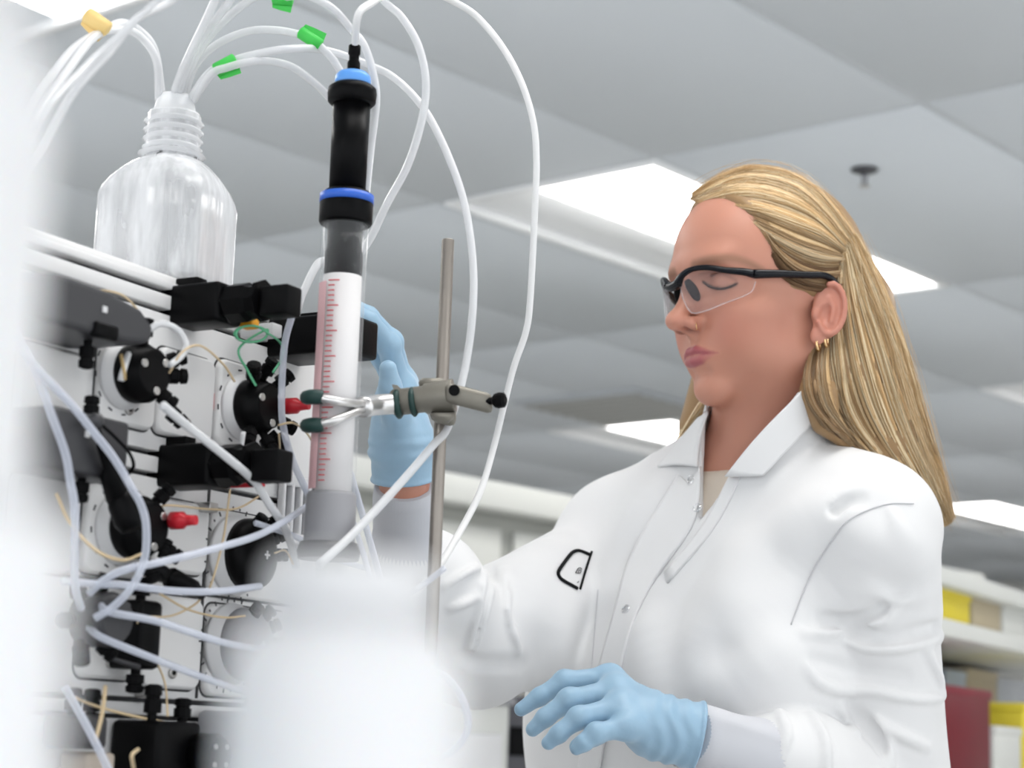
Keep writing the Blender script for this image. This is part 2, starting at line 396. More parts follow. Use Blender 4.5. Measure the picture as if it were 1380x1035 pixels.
valve((316, 550), 0, .0208, .008, .020, fits=((128, 25, .95), (92, 35, 1.0), (52, 35, 1.05), (-22, 30, .95), (-52, 25, 1.05), (-80, 30, .95), (-122, 15, 1.0)), red=(8, .8))
valve((152, 712), 0, .0215, .009, .020, fits=((60, 30, .9), (-30, 30, 1.0), (-75, 20, 1.0)), red=(20, .85))
# dial valves: broad black domes
def dome_valve(c0, rad=.026, name='dial_valve', m=BLACK):
    x0, _, z0 = LP(*c0); y0 = -.006
    v_ = MB().lathe((x0, y0, z0), (0, -1, 0), [(0, rad * 1.12), (.004, rad * 1.12), (.005, rad * 1.04), (.012, rad * 1.02)], 40).build(name, WHITEP, inst)
    MB().lathe((x0, y0 - .012, z0), (0, -1, 0), [(0, rad), (.005, rad), (.010, rad * .93), (.013, rad * .75), (.015, rad * .4), (.0155, .0005)], 36).build('dome', m, v_)
    tk = MB()
    for k in range(26):
        a = math.radians(k * 360 / 26); p = np.array([x0 + math.cos(a) * rad * 1.28, y0 - .0003, z0 + math.sin(a) * rad * 1.28])
        rot = np.array([[math.cos(a), 0, -math.sin(a)], [0, 1, 0], [math.sin(a), 0, math.cos(a)]])
        tk.box(p, (.0035 if k % 2 else .0016, .0005, .0012), 0, rot)
    tk.build('dial_marks', DARK, v_)
    pl = MB().box((x0 + .004, y0 - .0275, z0), (.006, .001, .0015)).box((x0 + .004, y0 - .0275, z0), (.0015, .001, .006)); pl.build('plus_mark', WHITEP, v_)
    for a, rr in ((95, .85), (62, .95), (35, .9), (5, .95)):
        a = math.radians(a); dr = np.array([math.cos(a), 0, math.sin(a)])
        fit(MB(), np.array([x0, y0 - .018, z0]) + dr * rad * rr * .8, nrm(dr + np.array([0, -.9, 0])), .0050, .014).build('fitting', BLACKR, v_)
    return v_
dome_valve((306, 748), .0265); dome_valve((300, 868), .0265, m=GREY)

# black sensor blocks that stick out from the rails
def sensor(c0, n0, n1, w, h, name='flow_sensor'):
    x0, _, z0 = LP(*c0)
    o = MB().box((x0, -(n0 + n1) / 2, z0), (w, n1 - n0, h), .003).build(name, BLACK, inst)
    MB().box((x0 - .002, -n0 - (n1 - n0) * .35, z0 + h / 2 + .003), (w * .4, .02, .007), .001).build('latch', BLACKR, o)
    y = -n1
    MB().lathe((x0, y + .002, z0), (0, -1, 0), [(0, h * .46), (.004, h * .50), (.018, h * .50), (.022, h * .43), (.029, h * .42), (.029, h * .53), (.032, h * .53), (.032, h * .43)], 8, smooth=False).build('collar', BLACK, o)
    MB().box((x0, y - .044, z0 - .002), (w * .62, .024, h * .74), .002).build('connector', BLACKR, o)
    MB().box((x0 + w * .30, y - .046, z0 + .000), (.003, .014, h * .36), .001).build('recess', DARK, o)
    return o
sensor((248, 416), -.012, .042, .030, .029)
sensor((231, 631), -.012, .044, .030, .030)
x0, _, z0 = LP(372, 458)
o = MB().box((x0 + .012, -.03, z0), (.045, .085, .030), .003).build('flow_sensor', BLACK, inst)
MB().box((x0 + .012, -.03, z0 + .017), (.02, .02, .006), .001).build('latch', BLACKR, o)
# orange plug and label tab under the upper block
p = LP(336, 436, .045)
MB().box(p, (.010, .012, .008), .002).build('orange_tab', ORANGE, inst)
MB().box(LP(352, 447, .02), (.012, .03, .010), .001).build('label_tab', WHITEP, inst)
MB().box(LP(333, 654, .04), (.004, .030, .003), .0008).build('red_strip', RED, inst)
MB().box(LP(286, 541, .0005), (.0022, .0015, .012), 0).build('red_strip', RED, inst)
MB().box(LP(283, 590, .0005), (.001, .001, .010), 0).build('seam', GROOVE, inst)

# rounded dark detector and box at the near end of the panel
x0, _, z0 = LP(60, 436)
mb = MB(); A = []
prof = [(-.085, -.004), (-.08, .012), (-.05, .018), (.0, .017), (.032, .012), (.044, .004), (.046, -.004), (.040, -.010), (.02, -.013), (-.05, -.014), (-.08, -.012)]
mb.prism([np.array([x0 + a, 0, z0 + b]) for a, b in prof], (0, -.055, 0))
det = mb.build('detector', DARK, inst); bv = det.modifiers.new('bevel', 'BEVEL'); bv.width = .004; bv.segments = 3
MB().box((x0 - .005, -.0555, z0 + .004), (.004, .001, .004)).build('indicator_mark', WHITEP, det)
MB().box((x0 - .003, -.054, z0 - .010), (.022, .008, .010), .002).build('mount_clip', BLACK, det)
fit(MB(), (x0 + .004, -.035, z0 - .012), (0, 0, -1), .0052, .020).build('fitting', BLACKR, det)
fit(MB(), (x0 + .02, -.02, z0 + .014), (0, 0, 1), .003, .007).build('fitting', BLACKR, det)
x0, _, z0 = LP(52, 603)
bx = MB().box((x0, -.022, z0), (.075, .044, .040), .003).build('conductivity_cell', DARK, inst)
MB().box((x0 - .004, -.0445, z0 + .006), (.004, .001, .004)).build('indicator_mark', WHITEP, bx)
fit(MB(), (x0 + .014, -.03, z0 + .018), (0, 0, 1), .0052, .017).build('fitting', BLACKR, bx)
fit(MB(), (x0 + .010, -.03, z0 - .018), (0, 0, -1), .0052, .018).build('fitting', BLACKR, bx)

# probe with cable above the lower left valve
pts = [PX(127, 566, .05), PX(138, 600, .052), PX(150, 640, .05), PX(158, 672, .045)]
mb = MB().tube([loc(q) for q in spline(pts, 4)], [.0022] * 4 + [.0040] * 4 + [.0075] * 5, 12)
pb = mb.build('probe', BLACKR, inst)
MB().lathe(LP(160, 660, .045), (.2, -.35, -1), [(0, .008), (.010, .0105), (.022, .010), (.028, .007)], 14).build('probe_grip', BLACK, pb)
MB().ball(LP(129, 567, .055), .0052).build('probe_cap', DARK, pb)
MB().tube([loc(q) for q in spline([PX(132, 568, .056), PX(156, 590, .06), PX(174, 610, .055), PX(180, 628, .05), PX(172, 640, .045)], 6)], .0012, 6).build('cable', BLACKR, pb)
# small black syringe connector hanging between the modules
a, b = PX(204, 766, .03), PX(272, 800, .035)
mb = MB().lathe(loc(a), loc(b) - loc(a), [(0, .004), (.006, .006), (.012, .006), (.013, .0045), (.018, .0045), (.019, .0075), (.042, .0068), (.044, .005), (.052, .0045)], 14)
cn = mb.build('inline_connector', BLACK, inst)
fit(MB(), LP(216, 752, .03), (.2, -.2, .9), .0045, .014).build('fitting', BLACKR, cn)
# lower left pressure block with guard frame
x0, _, z0 = LP(150, 855, .0)
pbk = MB().box((x0 + .002, -.018, z0), (.024, .030, .046), .004).build('pressure_block', BLACK, inst)
fr = MB().tube([np.array([x0 - .02, -.03, z0 + .018]), np.array([x0 - .035, -.032, z0 + .016]), np.array([x0 - .036, -.033, z0 - .018]), np.array([x0 - .01, -.034, z0 - .022])], .0022, 8)
fr.build('guard_frame', DARK, pbk)
fit(MB(), (x0 + .004, -.020, z0 - .022), (0, 0, -1), .0062, .017).build('fitting', BLACKR, pbk)
fit(MB(), (x0 + .004, -.020, z0 + .022), (0, 0, 1), .0062, .017).build('fitting', BLACKR, pbk)
vb = MB().lathe(LP(118, 835, .03), (0, -1, 0), [(0, .018), (.02, .018), (.026, .014)], 20).build('inlet_valve', DARK, inst)
for a in (20, 75, 130, 185, 250, 310):
    a = math.radians(a); c = LP(118, 835, .04)
    fit(MB(), c + np.array([math.cos(a), 0, math.sin(a)]) * .015, (math.cos(a), -.5, math.sin(a)), .0055, .017).build('fitting', BLACKR, vb)
MB().box(LP(200, 935, .008), (.009, .016, .006), .001).build('clip', STEEL, inst)
MB().box(LP(277, 684, .008), (.010, .016, .007), .001).build('clip', STEEL, inst)
# pump heads along the bottom edge
x0, _, z0 = LP(170, 1010)
pm = MB().box((x0 + .004, -.022, z0), (.046, .042, .040), .004).build('pump_head', BLACK, inst)
MB().lathe((x0 + .026, -.042, z0 - .002), (0, -1, 0), [(0, .015), (.014, .015), (.018, .012)], 24).build('check_valve', BLACKR, pm)
for q in ((x0 + .020, z0 + .004), (x0 + .032, z0 + .004), (x0 + .020, z0 - .008), (x0 + .032, z0 - .008)):
    MB().cyl((q[0], -.058, q[1]), (q[0], -.0612, q[1]), .0018, seg=8).build('cap_screw', STEEL, pm)
fit(MB(), (x0 + .018, -.032, z0 + .018), (0, 0, 1), .006, .018).build('fitting', BLACKR, pm)
fit(MB(), (x0 - .014, -.032, z0 + .018), (0, 0, 1), .006, .026).build('fitting', BLACKR, pm)
x0, _, z0 = LP(75, 985)
pm2 = MB().box((x0, -.017, z0), (.030, .030, .022), .004).build('pump_head', DARK, inst)
for k in (-.012, .010): fit(MB(), (x0 + k * .8, -.022, z0 + .008), (0, 0, 1), .0055, .020).build('fitting', BLACKR, pm2)
MB().box(LP(118, 1030, .014), (.028, .024, .016), .003).build('pump_block', mat('tan_ceramic', (.52, .45, .38), .5), inst)
x0, _, z0 = LP(275, 1005)
pm3 = MB().box((x0, -.03, z0), (.035, .05, .05), .004).build('pump_head', GREY, inst)
fit(MB(), (x0, -.04, z0 + .024), (0, 0, 1), .006, .018).build('fitting', BLACKR, pm3)
# slotted bracket at the far end
x0, _, z0 = LP(402, 690)
br = MB(); sx = [-.028, -.016, -.004, .008, .020]
br.box((x0, -.004, z0 + .022), (.06, .006, .008), .001).box((x0, -.004, z0 - .022), (.06, .006, .008), .001)
for k in range(6): br.box((x0 - .028 + .0112 * k, -.004, z0), (.0038, .006, .044), .001)
br.build('slotted_bracket', WHITEP, inst)
MB().box((x0, -.0008, z0), (.058, .001, .045)).build('bracket_backing', GREY, inst)

# thin capillaries plumbed between the modules
def cap(pts, m=BEIGE, r=.0008, name='capillary'):
    return MB().tube([loc(q) for q in spline([PX(*p) for p in pts], 8)], r, 6).build(name, m, inst)
cap([(114, 405, .02), (130, 392, .03), (165, 398, .04), (190, 425, .045), (196, 452, .05)])
cap([(228, 503, .05), (245, 475, .06), (270, 466, .06), (300, 490, .05), (316, 514, .045)])
cap([(375, 573, .05), (395, 570, .06), (412, 582, .05), (422, 597, .04)])
cap([(376, 585, .05), (377, 610, .03), (374, 640, .03)])
cap([(76, 665, .03), (95, 705, .04), (130, 742, .055), (165, 755, .06), (192, 746, .05)], r=.0012)
cap([(207, 690, .03), (225, 681, .03), (280, 686, .03), (320, 685, .035), (355, 665, .04)])
cap([(310, 660, .03), (302, 720, .045), (290, 770, .045), (280, 800, .04)])
cap([(192, 831, .04), (230, 830, .03), (262, 815, .03), (275, 800, .035)])
cap([(215, 800, .03), (255, 822, .03), (300, 832, .03), (330, 830, .03)])
cap([(185, 838, .03), (205, 880, .03), (222, 920, .03), (226, 965, .05)])
cap([(97, 938, .03), (130, 952, .03), (180, 965, .03), (230, 975, .03)], r=.001)
cap([(142, 925, .04), (138, 960, .05), (128, 1000, .05)], r=.0014)
cap([(370, 745, .05), (385, 742, .05), (395, 760, .05)])
cap([(180, 1035, .09), (178, 1018, .095), (186, 1010, .09)], r=.0012)
g = [(338 + 22 * math.cos(a) * (1 if a < 9 else .9), 450 + 11 * math.sin(a), .05 + .003 * a / 6) for a in np.linspace(-.5, 12.2, 22)]
cap([(345, 520, .055), (334, 500, .05), (322, 470, .05)] + g + [(378, 462, .05), (381, 480, .05), (368, 502, .05)], GREENC, .0009, 'green_capillary')
cap([(163, 478, .045), (167, 500, .052), (168, 512, .052)], mat('tan_capillary', (.45, .32, .14), .4), .0012)
cap([(173, 477, .04), (166, 500, .05), (163, 513, .05)], TUBEW, .0022, 'white_capillary')
cap([(200, 445, .04), (218, 436, .045), (240, 445, .05), (251, 465, .055), (244, 480, .055), (229, 492, .055)], TUBEW, .0024, 'white_capillary')
cap([(328, 582, .045), (324, 610, .04)], TUBES, .0018, 'white_capillary')

# ------------------------------------------------------------------ clear square bottle on top of the instrument
bp = PX(220, 376, -.055); bp[2] = BENCH + ZT + .0105
bd = np.dot(bp - CAM, R @ np.array([0, 0, -1.0])); k = bd / F            # metres per pixel at the bottle
bot = empty('square_bottle', bp, UA + math.radians(14), 'clear square plastic bottle with tubing in its neck, on top of the instrument', 'bottle')
h = 250 * k * 1.0; w2 = 88 * k
print('bottle', bd, 2 * w2, h)
def sq(w, r, z, seg=5):
    P = []
    for cx, cy, a0 in ((1, 1, 0), (-1, 1, 90), (-1, -1, 180), (1, -1, 270)):
        for q in range(seg + 1):
            a = math.radians(a0 + 90 * q / seg); P.append(np.array([cx * (w - r) + r * math.cos(a), cy * (w - r) + r * math.sin(a), z]))
    return P
def loft(rings, closed0=True, closed1=True):
    mb = MB(); n = len(rings[0]); mb.add([p for r_ in rings for p in r_], [[i * n + q, i * n + (q + 1) % n, (i + 1) * n + (q + 1) % n, (i + 1) * n + q] for i in range(len(rings) - 1) for q in range(n)])
    if closed0: mb.f.append(list(range(n))[::-1]); mb.sm.append(False)
    if closed1: mb.f.append([(len(rings) - 1) * n + q for q in range(n)]); mb.sm.append(False)
    return mb
w2 = w2 * .86
hb = 122 * k; hs = 186 * k; hn = 246 * k
outer = [sq(w2 - .004, .006, 0), sq(w2, .010, .004)] + [sq(w2, .012, z) for z in np.linspace(.01, hb, 5)] + [sq(w2 * q[0], q[1], hb + (hs - hb) * q[2]) for q in ((.985, .016, .18), (.94, .022, .38), (.86, .027, .58), (.74, .029, .76), (.60, .026, .89), (.47, .0225, .97))] + [sq(.0215, .0213, hs + .002), sq(.0205, .0203, hs + .004), sq(.0205, .0203, hn)]
inner = [[p * np.array([1, 1, 1]) - np.array([p[0], p[1], 0]) / np.linalg.norm(p[:2]) * .0022 for p in r_] for r_ in outer]
for r_ in inner[:1]:
    for p in r_: p[2] += .004
rings = outer + inner[::-1]
loft(rings).build('body', clear_material('clear_bottle_plastic', .16, .95, (.95, .96, .98), .35, ((60, 60, 9), .45)), bot)
PLC = clear_material('bottle_moulding', .45, .95, (.95, .96, .98), .4)
for z in (hs + .007, hs + .014, hs + .021, hs + .028):
    MB().lathe((0, 0, z), (0, 0, 1), [(-.0022, .0207), (0, .0232), (.0022, .0207)], 28, caps=False).build('neck_thread', PLC, bot)
MB().lathe((0, 0, hs + .002), (0, 0, 1), [(-.002, .021), (0, .026), (.002, .021)], 28, caps=False).build('neck_collar', PLC, bot)
mb = MB()
for z in np.linspace(.02, hb - .02, 9): mb.box((w2 + .0004, -.022, z), (.0008, .010 if int(z * 1000) % 2 else .006, .0014))
mb.build('graduations', PLC, bot)
st = MB().lathe((0, 0, hn - .004), (0, 0, 1), [(0, .0195), (.006, .0195), (.007, .0165), (.016, .0145), (.020, .013)], 24).build('stopper', mat('milky_stopper', (.86, .87, .88), .35), bot)
neck_top = bp + np.array([0, 0, hn + .012])
for q, (dx, dy) in enumerate(((-.006, .003), (.005, .004), (.001, -.007))):
    MB().tube(spline([(dx, dy, hn + .01), (dx * 1.5, dy * 1.5, hb * .8), (dx * 3, dy * 2, .02)], 5), .003, 8).build('dip_tube', TUBEW, bot)

# ------------------------------------------------------------------ chromatography column held on a stand
CD = 1.42
ax_t, ax_b = W(478, 90, CD), W(446, 640, CD)
ctr = W(462, 372, CD); cx_, cy_ = ctr[0], ctr[1]; kc = CD / F
def zc(py): return W(462 + (372 - py) * .055, py, CD)[2]
col = empty('chromatography_column', (cx_, cy_, zc(760)), 0, 'upright glass column packed with white resin, black and blue top adapter', 'column')
z0 = zc(760)
def cl(prof, name, m, seg=32, parent=col, caps=True): return MB().lathe((0, 0, 0), (0, 0, 1), [(zc(y) - z0, r * kc) for y, r in prof], seg, caps).build(name, m, parent)
cl([(742, 31), (372, 31), (295, 31), (295, 26.5), (742, 26.5)], 'glass_tube', GLASS, caps=False)
cl([(672, 26), (373, 26)], 'resin_bed', RESIN)
cl([(373, 24), (366, 26), (340, 26), (335, 24), (296, 24)], 'plunger', BLACK)
nut = cl([(300, 34), (296, 36.5), (262, 36.5), (258, 34), (253, 31)], 'top_nut', BLACK)
cl([(270, 37), (258, 37)], 'blue_ring', BLUE, parent=nut)
cl([(256, 25), (124, 26)], 'adapter_barrel', BLACK)
cl([(128, 28), (123, 33), (112, 34), (104, 33), (99, 27)], 'adapter_flange', BLACK)
cl([(101, 24), (95, 25), (86, 24), (81, 20)], 'blue_cap', LBLUE)
fi = cl([(84, 12), (74, 9), (66, 9), (62, 7), (54, 7), (53, 8.5), (41, 8.5), (39, 6)], 'top_fitting', BLACK, 16)
cl([(748, 32), (740, 34), (676, 33), (671, 31)], 'bottom_adapter', GREY)
cl([(760, 40), (750, 42), (738, 38)], 'bottom_nut', DARK)
sc_ = MB()
for i, y in enumerate(np.arange(385, 665, 7)):
    z = zc(y) - z0; a0 = math.radians(-118); L = 5 if i % 5 == 0 else 3
    for q in range(L):
        a = a0 + .10 * q; sc_.box((31.2 * kc * math.cos(a), 31.2 * kc * math.sin(a), z), (.0016, .0016, .0006))
sc_.build('scale_marks', RED, col)
MB().prism([np.array([31.15 * kc * math.cos(a), 31.15 * kc * math.sin(a), zc(668) - z0]) for a in np.linspace(math.radians(-170), math.radians(-128), 8)] + [np.array([30.9 * kc * math.cos(a), 30.9 * kc * math.sin(a), zc(668) - z0]) for a in np.linspace(math.radians(-128), math.radians(-170), 8)], (0, 0, zc(385) - zc(668))).build('scale_strip', PINKS, col)

# retort stand
RD = 1.45
rp = W(595, 537, RD)
rtop = W(604, 312, RD)[2]
st_ = empty('retort_stand', (rp[0], rp[1], BENCH), UA, 'thin metal stand rod rising between the column and the hand', 'retort stand')
MB().cyl((0, 0, .012), (0, 0, rtop - BENCH), .0048, seg=20, ch=.001).build('rod', RODM, st_)
MB().box((0, -.03, .008), (.12, .20, .016), .003).build('base_plate', DARK, st_)

# clamp gripping the column
ck = empty('column_clamp', (rp[0], rp[1], W(595, 540, RD)[2]), 0, 'grey cast metal clamp gripping the column, with a black knob', 'clamp')
oc = np.array(ck.location)
def cp(px, py, d): return W(px, py, d) - oc
b0, b1 = cp(528, 543, 1.435), cp(612, 533, 1.43)
xx = nrm(b1 - b0)
MB().lathe(b0, b1 - b0, [(0, .0085), (.002, .0100), (.024, .0100), (.026, .0115), (.046, .0125), (np.linalg.norm(b1 - b0), .0125)], 20).build('boss_body', CLAMPM, ck)
MB().lathe(cp(532, 545, 1.432), xx, [(0, .0095), (.0015, .0112), (.0035, .0112), (.005, .0095)], 18).build('teal_washer', TEALR, ck)
MB().lathe(cp(553, 542, 1.432), xx, [(0, .0095), (.0015, .0112), (.003, .0112), (.0045, .0095)], 18).build('teal_washer', TEALR, ck)
Xr = R[:, 0]; Yu = R[:, 1]; Zc = -R[:, 2]
rot = np.stack([nrm(cp(655, 544, 1.42) - cp(600, 530, 1.42)), Zc, Yu], 1)
jaw = MB().box((cp(612, 533, 1.425) + cp(652, 540, 1.425)) / 2, (.036, .020, .015), .004, rot).build('boss_jaw', CLAMPM, ck)
MB().cyl(cp(612, 526, 1.4145), cp(612, 526, 1.4125), .0042, seg=16).build('bore', BLACK, jaw)
MB().box(cp(597, 548, 1.44), (.020, .024, .026), .005, rot).build('rod_grip', CLAMPM, ck)
MB().lathe(cp(583, 515, 1.44), Yu, [(-.004, .010), (0, .0105), (.003, .008)], 16).build('grip_cap', CLAMPM, ck)
MB().lathe(cp(597, 556, 1.425), -Yu, [(0, .009), (.004, .008), (.008, .004)], 16).build('grip_screw', CLAMPM, ck)
MB().cyl(cp(645, 541, 1.42), cp(668, 540, 1.415), .0028, seg=12).build('knob_shaft', BLACKR, ck)
MB().lathe(cp(664, 540, 1.415), nrm(cp(684, 539, 1.41) - cp(664, 540, 1.415)), [(0, .003), (.002, .0052), (.005, .0060), (.009, .0056), (.0105, .003)], 12, smooth=False).build('knob', BLACKR, ck)
wn = MB().prism([cp(530, 524, 1.43), cp(528, 518, 1.43), cp(535, 519, 1.43), cp(548, 531, 1.43), cp(541, 533, 1.43)], Zc * .004).build('wing_nut', CLAMPM, ck)
MB().cyl(cp(540, 528, 1.43), cp(542, 552, 1.43), .003, seg=10).build('wing_screw', CLAMPM, ck)
SILV = mat('polished_clamp_arm', (.75, .74, .73), .3, metal=.85)
MB().tube(spline([cp(532, 544, 1.43), cp(505, 546, 1.42), cp(488, 549, 1.40)], 5), [.0078] * 11, 14).build('arm', SILV, ck)
for a, b, c, y2 in (((488, 545, 1.40), (455, 541, 1.375), (430, 536, 1.375), 535), ((488, 552, 1.40), (455, 565, 1.375), (430, 572, 1.375), 573)):
    f_ = MB().tube(spline([cp(*a), cp(*b), cp(*c), cp(414, y2, 1.38)], 5), .0034, 10).build('prong', SILV, ck)
    MB().tube(spline([cp(436, y2, 1.3755), cp(420, y2, 1.376), cp(410, y2 + 1, 1.385)], 4), [.0046, .0052, .0055, .0055, .0055, .0055, .0054, .005, .003], 10).build('rubber_tip', TEALR, f_)
f_ = MB().tube(spline([cp(488, 549, 1.41), cp(480, 551, 1.45), cp(458, 553, 1.465), cp(425, 553, 1.46)], 5), .0034, 10).build('prong', SILV, ck)

# ------------------------------------------------------------------ loose tubing
def tubing(pts, label, m=TUBEW, r=.0031, n=10, seg=10):
    P = spline([W(*p) if len(p) == 3 else np.asarray(p[0]) for p in pts], n); o = P.mean(0)
    return tag(MB().tube(P, r, seg).build('tubing', m, None, o), label, 'tubing', 'loose tubing')
def flag(t_, c, d, L, rr, m, up=None):        # folded tape flag round a tube
    o = np.array(t_.location); c = W(*c) - o; d = nrm(W(*d[1]) - W(*d[0]))
    mb = MB().lathe(c - d * L / 2, d, [(0, rr * .7), (.001, rr), (L - .001, rr), (L, rr * .7)], 8)
    x = nrm(np.cross(d, Zc)); x = x if x[2] < 0 else -x
    if up: x = -x
    mb.prism([c - d * L / 2 + x * rr * .5, c + d * L / 2 + x * rr * .5, c + d * L * .42 + x * (rr + .005), c - d * L * .1 + x * (rr + .0035), c - d * L * .45 + x * (rr + .002)], Zc * .0006)
    return mb.build('tape_flag', m, t_)
BT = bd
nt_ = lambda dx, dz=0: (neck_top + np.array([dx, 0, dz]),)
tubing([nt_(-.004), (246, 95, BT), (262, 60, BT - .01), (290, 0, BT - .02), (318, -70, BT - .03), (350, -150, BT - .03), (420, -230, BT), (520, -250, BT + .05)], 'pale tube leaving the bottle neck steeply, leftmost of those reaching the top edge')
tubing([nt_(.0), (252, 92, BT), (272, 52, BT), (305, 8, BT - .01), (345, -45, BT - .01), (400, -82, 1.48), (462, -62, 1.5), (516, 0, 1.5), (541, 23, 1.5), (564, 62, 1.5), (574, 112, 1.5), (568, 164, 1.5), (549, 224, 1.5), (522, 274, 1.5), (495, 328, 1.5), (462, 362, 1.5), (433, 352, 1.49), (410, 391, 1.47), (400, 420, 1.46)], 'pale tube from the bottle that bulges right of the column and slips behind it')
t_ = tubing([nt_(.004), (255, 95, BT + .01), (285, 46, BT + .01), (325, 8, BT), (352, -6, BT), (380, -4, BT), (408, -6, 1.44), (430, 1, 1.44), (452, 15, 1.45), (473, 39, 1.47), (491, 62, 1.47), (503, 100, 1.47), (507, 138, 1.47), (500, 195, 1.47), (494, 250, 1.47), (488, 310, 1.48)], 'pale tube with green tape at the top edge, hugging the column adapter')
flag(t_, (381, -3, BT), ((366, -6, BT), (396, -4, BT)), .016, .006, GREENT)
t_ = tubing([nt_(.006), (262, 90, BT + .02), (292, 60, BT + .02), (335, 42, BT + .02), (375, 41, BT + .02), (410, 49, BT + .02), (432, 63, BT + .02), (455, 90, BT + .03), (470, 130, BT + .04), (474, 200, BT + .05), (470, 300, BT + .06)], 'highest arched pale tube with a green tape flag, running behind the column', TUBEW)
flag(t_, (418, 52, BT + .02), ((405, 44, BT), (432, 62, BT)), .020, .0052, GREENT, True)
t_ = tubing([nt_(.010), (280, 100, BT), (303, 86, BT), (340, 74, BT), (390, 66, BT), (440, 68, BT + .03), (500, 89, BT + .06), (535, 108, BT + .06), (572, 148, BT + .05), (603, 208, BT + .04), (626, 275, BT + .03), (637, 350, BT + .02), (637, 420, BT + .01), (626, 500, BT + .0), (604, 574, BT - .02), (583, 601, BT - .03), (530, 662, BT - .06), (474, 721, BT - .10), (430, 760, BT - .14)],
            'long pale tube arching over the column then curving down behind the stand rod')
flag(t_, (304, 88, BT - .002), ((288, 97, BT), (320, 80, BT)), .0185, .0058, GREENT)
tubing([nt_(.013), (284, 101, BT - .006), (306, 91, BT - .007), (345, 82, BT), (385, 87, BT + .02), (415, 105, BT + .03), (448, 137, BT + .05), (468, 180, BT + .06), (474, 260, BT + .06)], 'lowest arched pale tube from the bottle, sharing the green tape flag')
tubing([(np.array([cx_, cy_, zc(42)]),), (483, 20, 1.43), (502, 3, 1.45), (535, -16, 1.5), (575, -14, 1.55), (607, 0, 1.58), (641, 21, 1.6), (676, 62, 1.6), (703, 112, 1.6), (719, 166, 1.6), (723, 218, 1.6), (721, 280, 1.6), (715, 398, 1.6), (709, 446, 1.6), (693, 493, 1.6), (681, 539, 1.6), (665, 604, 1.6), (647, 663, 1.58), (619, 718, 1.55), (590, 765, 1.5), (560, 800, 1.4)],
       'outermost opaque white tube looping from the column top down past the clamp knob', TUBES, .0029)
t_ = tubing([nt_(-.010), (209, 70, BT), (189, 42, BT - .01), (166, 31, BT - .03), (147, 37, BT - .05), (104, 62, BT - .1), (77, 93, BT - .15), (40, 150, BT - .25), (5, 230, BT - .3), (-30, 300, BT - .3)], 'pale tube with orange tape bending left from the bottle neck')
flag(t_, (131, 30, BT - .07), ((115, 20, BT - .07), (146, 42, BT - .07)), .020, .0062, ORANGET)
tubing([nt_(-.013), (211, 82, BT - .01), (190, 50, BT - .02), (165, 40, BT - .04), (127, 50, BT - .08), (85, 104, BT - .15), (50, 155, BT - .2), (12, 228, BT - .25), (-20, 290, BT - .25)], 'pale tube running just under the orange tape to the left edge')
tubing([(340, -120, 1.3), (285, -50, 1.26), (232, 0, 1.25), (185, 25, 1.22), (147, 70, 1.2), (97, 127, 1.17), (58, 201, 1.15), (27, 251, 1.12), (19, 290, 1.1), (12, 330, 1.1)], 'straight pale tube crossing from the top edge down to the left of the bottle', TUBEW, .0027)
tubing([(310, -130, 1.26), (250, -45, 1.21), (212, 0, 1.2), (170, 40, 1.2), (120, 85, 1.18), (70, 140, 1.12), (30, 215, 1.1), (0, 270, 1.08)], 'second straight pale tube beside the one left of the bottle', TUBEW, .0022)
tubing([(60, 100, 1.2), (46, 112, 1.2), (20, 135, 1.2), (-10, 170, 1.2)], 'short thin tube end at the left edge beside the bottle', TUBEW, .0009)
PT = lambda px, py, n: (PX(px, py, n),)
TB = 'bluish clear tube '
tubing([PT(0, 370, .07), PT(22, 442, .08), PT(48, 497, .08), PT(70, 560, .08), PT(88, 611, .075), PT(95, 650, .07), PT(101, 690, .07), PT(102, 785, .06), PT(110, 820, .05)], TB + 'hanging down the near end of the panel past the dark box', TUBEC, .0025)
tubing([PT(-20, 400, .09), PT(48, 493, .09), PT(96, 545, .085), PT(125, 581, .085), PT(154, 618, .085), PT(176, 655, .085), PT(190, 680, .085), PT(197, 709, .085), PT(195, 751, .08), PT(179, 789, .075), PT(152, 818, .065), PT(128, 833, .055)], TB + 'crossing in front of the probe and the lower left valve', TUBEC, .0025)
tubing([PT(219, 546, .075), PT(255, 576, .075), PT(298, 610, .075), PT(341, 647, .075), PT(363, 680, .07), PT(380, 705, .06), PT(393, 735, .05), PT(399, 762, .04)], 'milky tube slanting from the upper left valve across the lower black block', TUBEW, .0030)
tubing([PT(85, 783, .05), PT(130, 787, .055), PT(172, 789, .06), PT(229, 796, .07), PT(290, 797, .07), PT(350, 790, .06)], TB + 'running almost level across the middle of the lower panel', TUBEC, .0025)
tubing([PT(120, 800, .05), PT(140, 782, .06), PT(170, 767, .07), PT(214, 758, .075), PT(290, 739, .08), PT(355, 718, .08), PT(414, 682, .06), PT(440, 660, .05)], TB + 'rising rightwards across the domed dial valve', TUBEC, .0025)
tubing([PT(135, 815, .05), PT(149, 825, .06), PT(214, 838, .07), PT(290, 863, .07), PT(343, 873, .06), PT(380, 872, .05)], TB + 'sloping gently down towards the white foreground bottle', TUBEC, .0025)
tubing([PT(120, 845, .045), PT(137, 859, .055), PT(198, 884, .065), PT(298, 922, .06), PT(340, 935, .05)], TB + 'sloping down over the lowest blank plate, lowest of the fan', TUBEC, .0025)
tubing([PT(88, 925, .05), PT(118, 980, .06), PT(145, 1035, .07), PT(155, 1065, .07)], TB + 'short piece over the pump heads at the bottom', TUBEC, .0025)
tubing([PT(393, 427, .06), PT(384, 462, .055), PT(380, 515, .05), PT(381, 570, .05), PT(394, 620, .05), PT(415, 666, .045), PT(425, 690, .03)], 'clear tube dropping straight from the small black block beside the column', TUBEC, .0026)
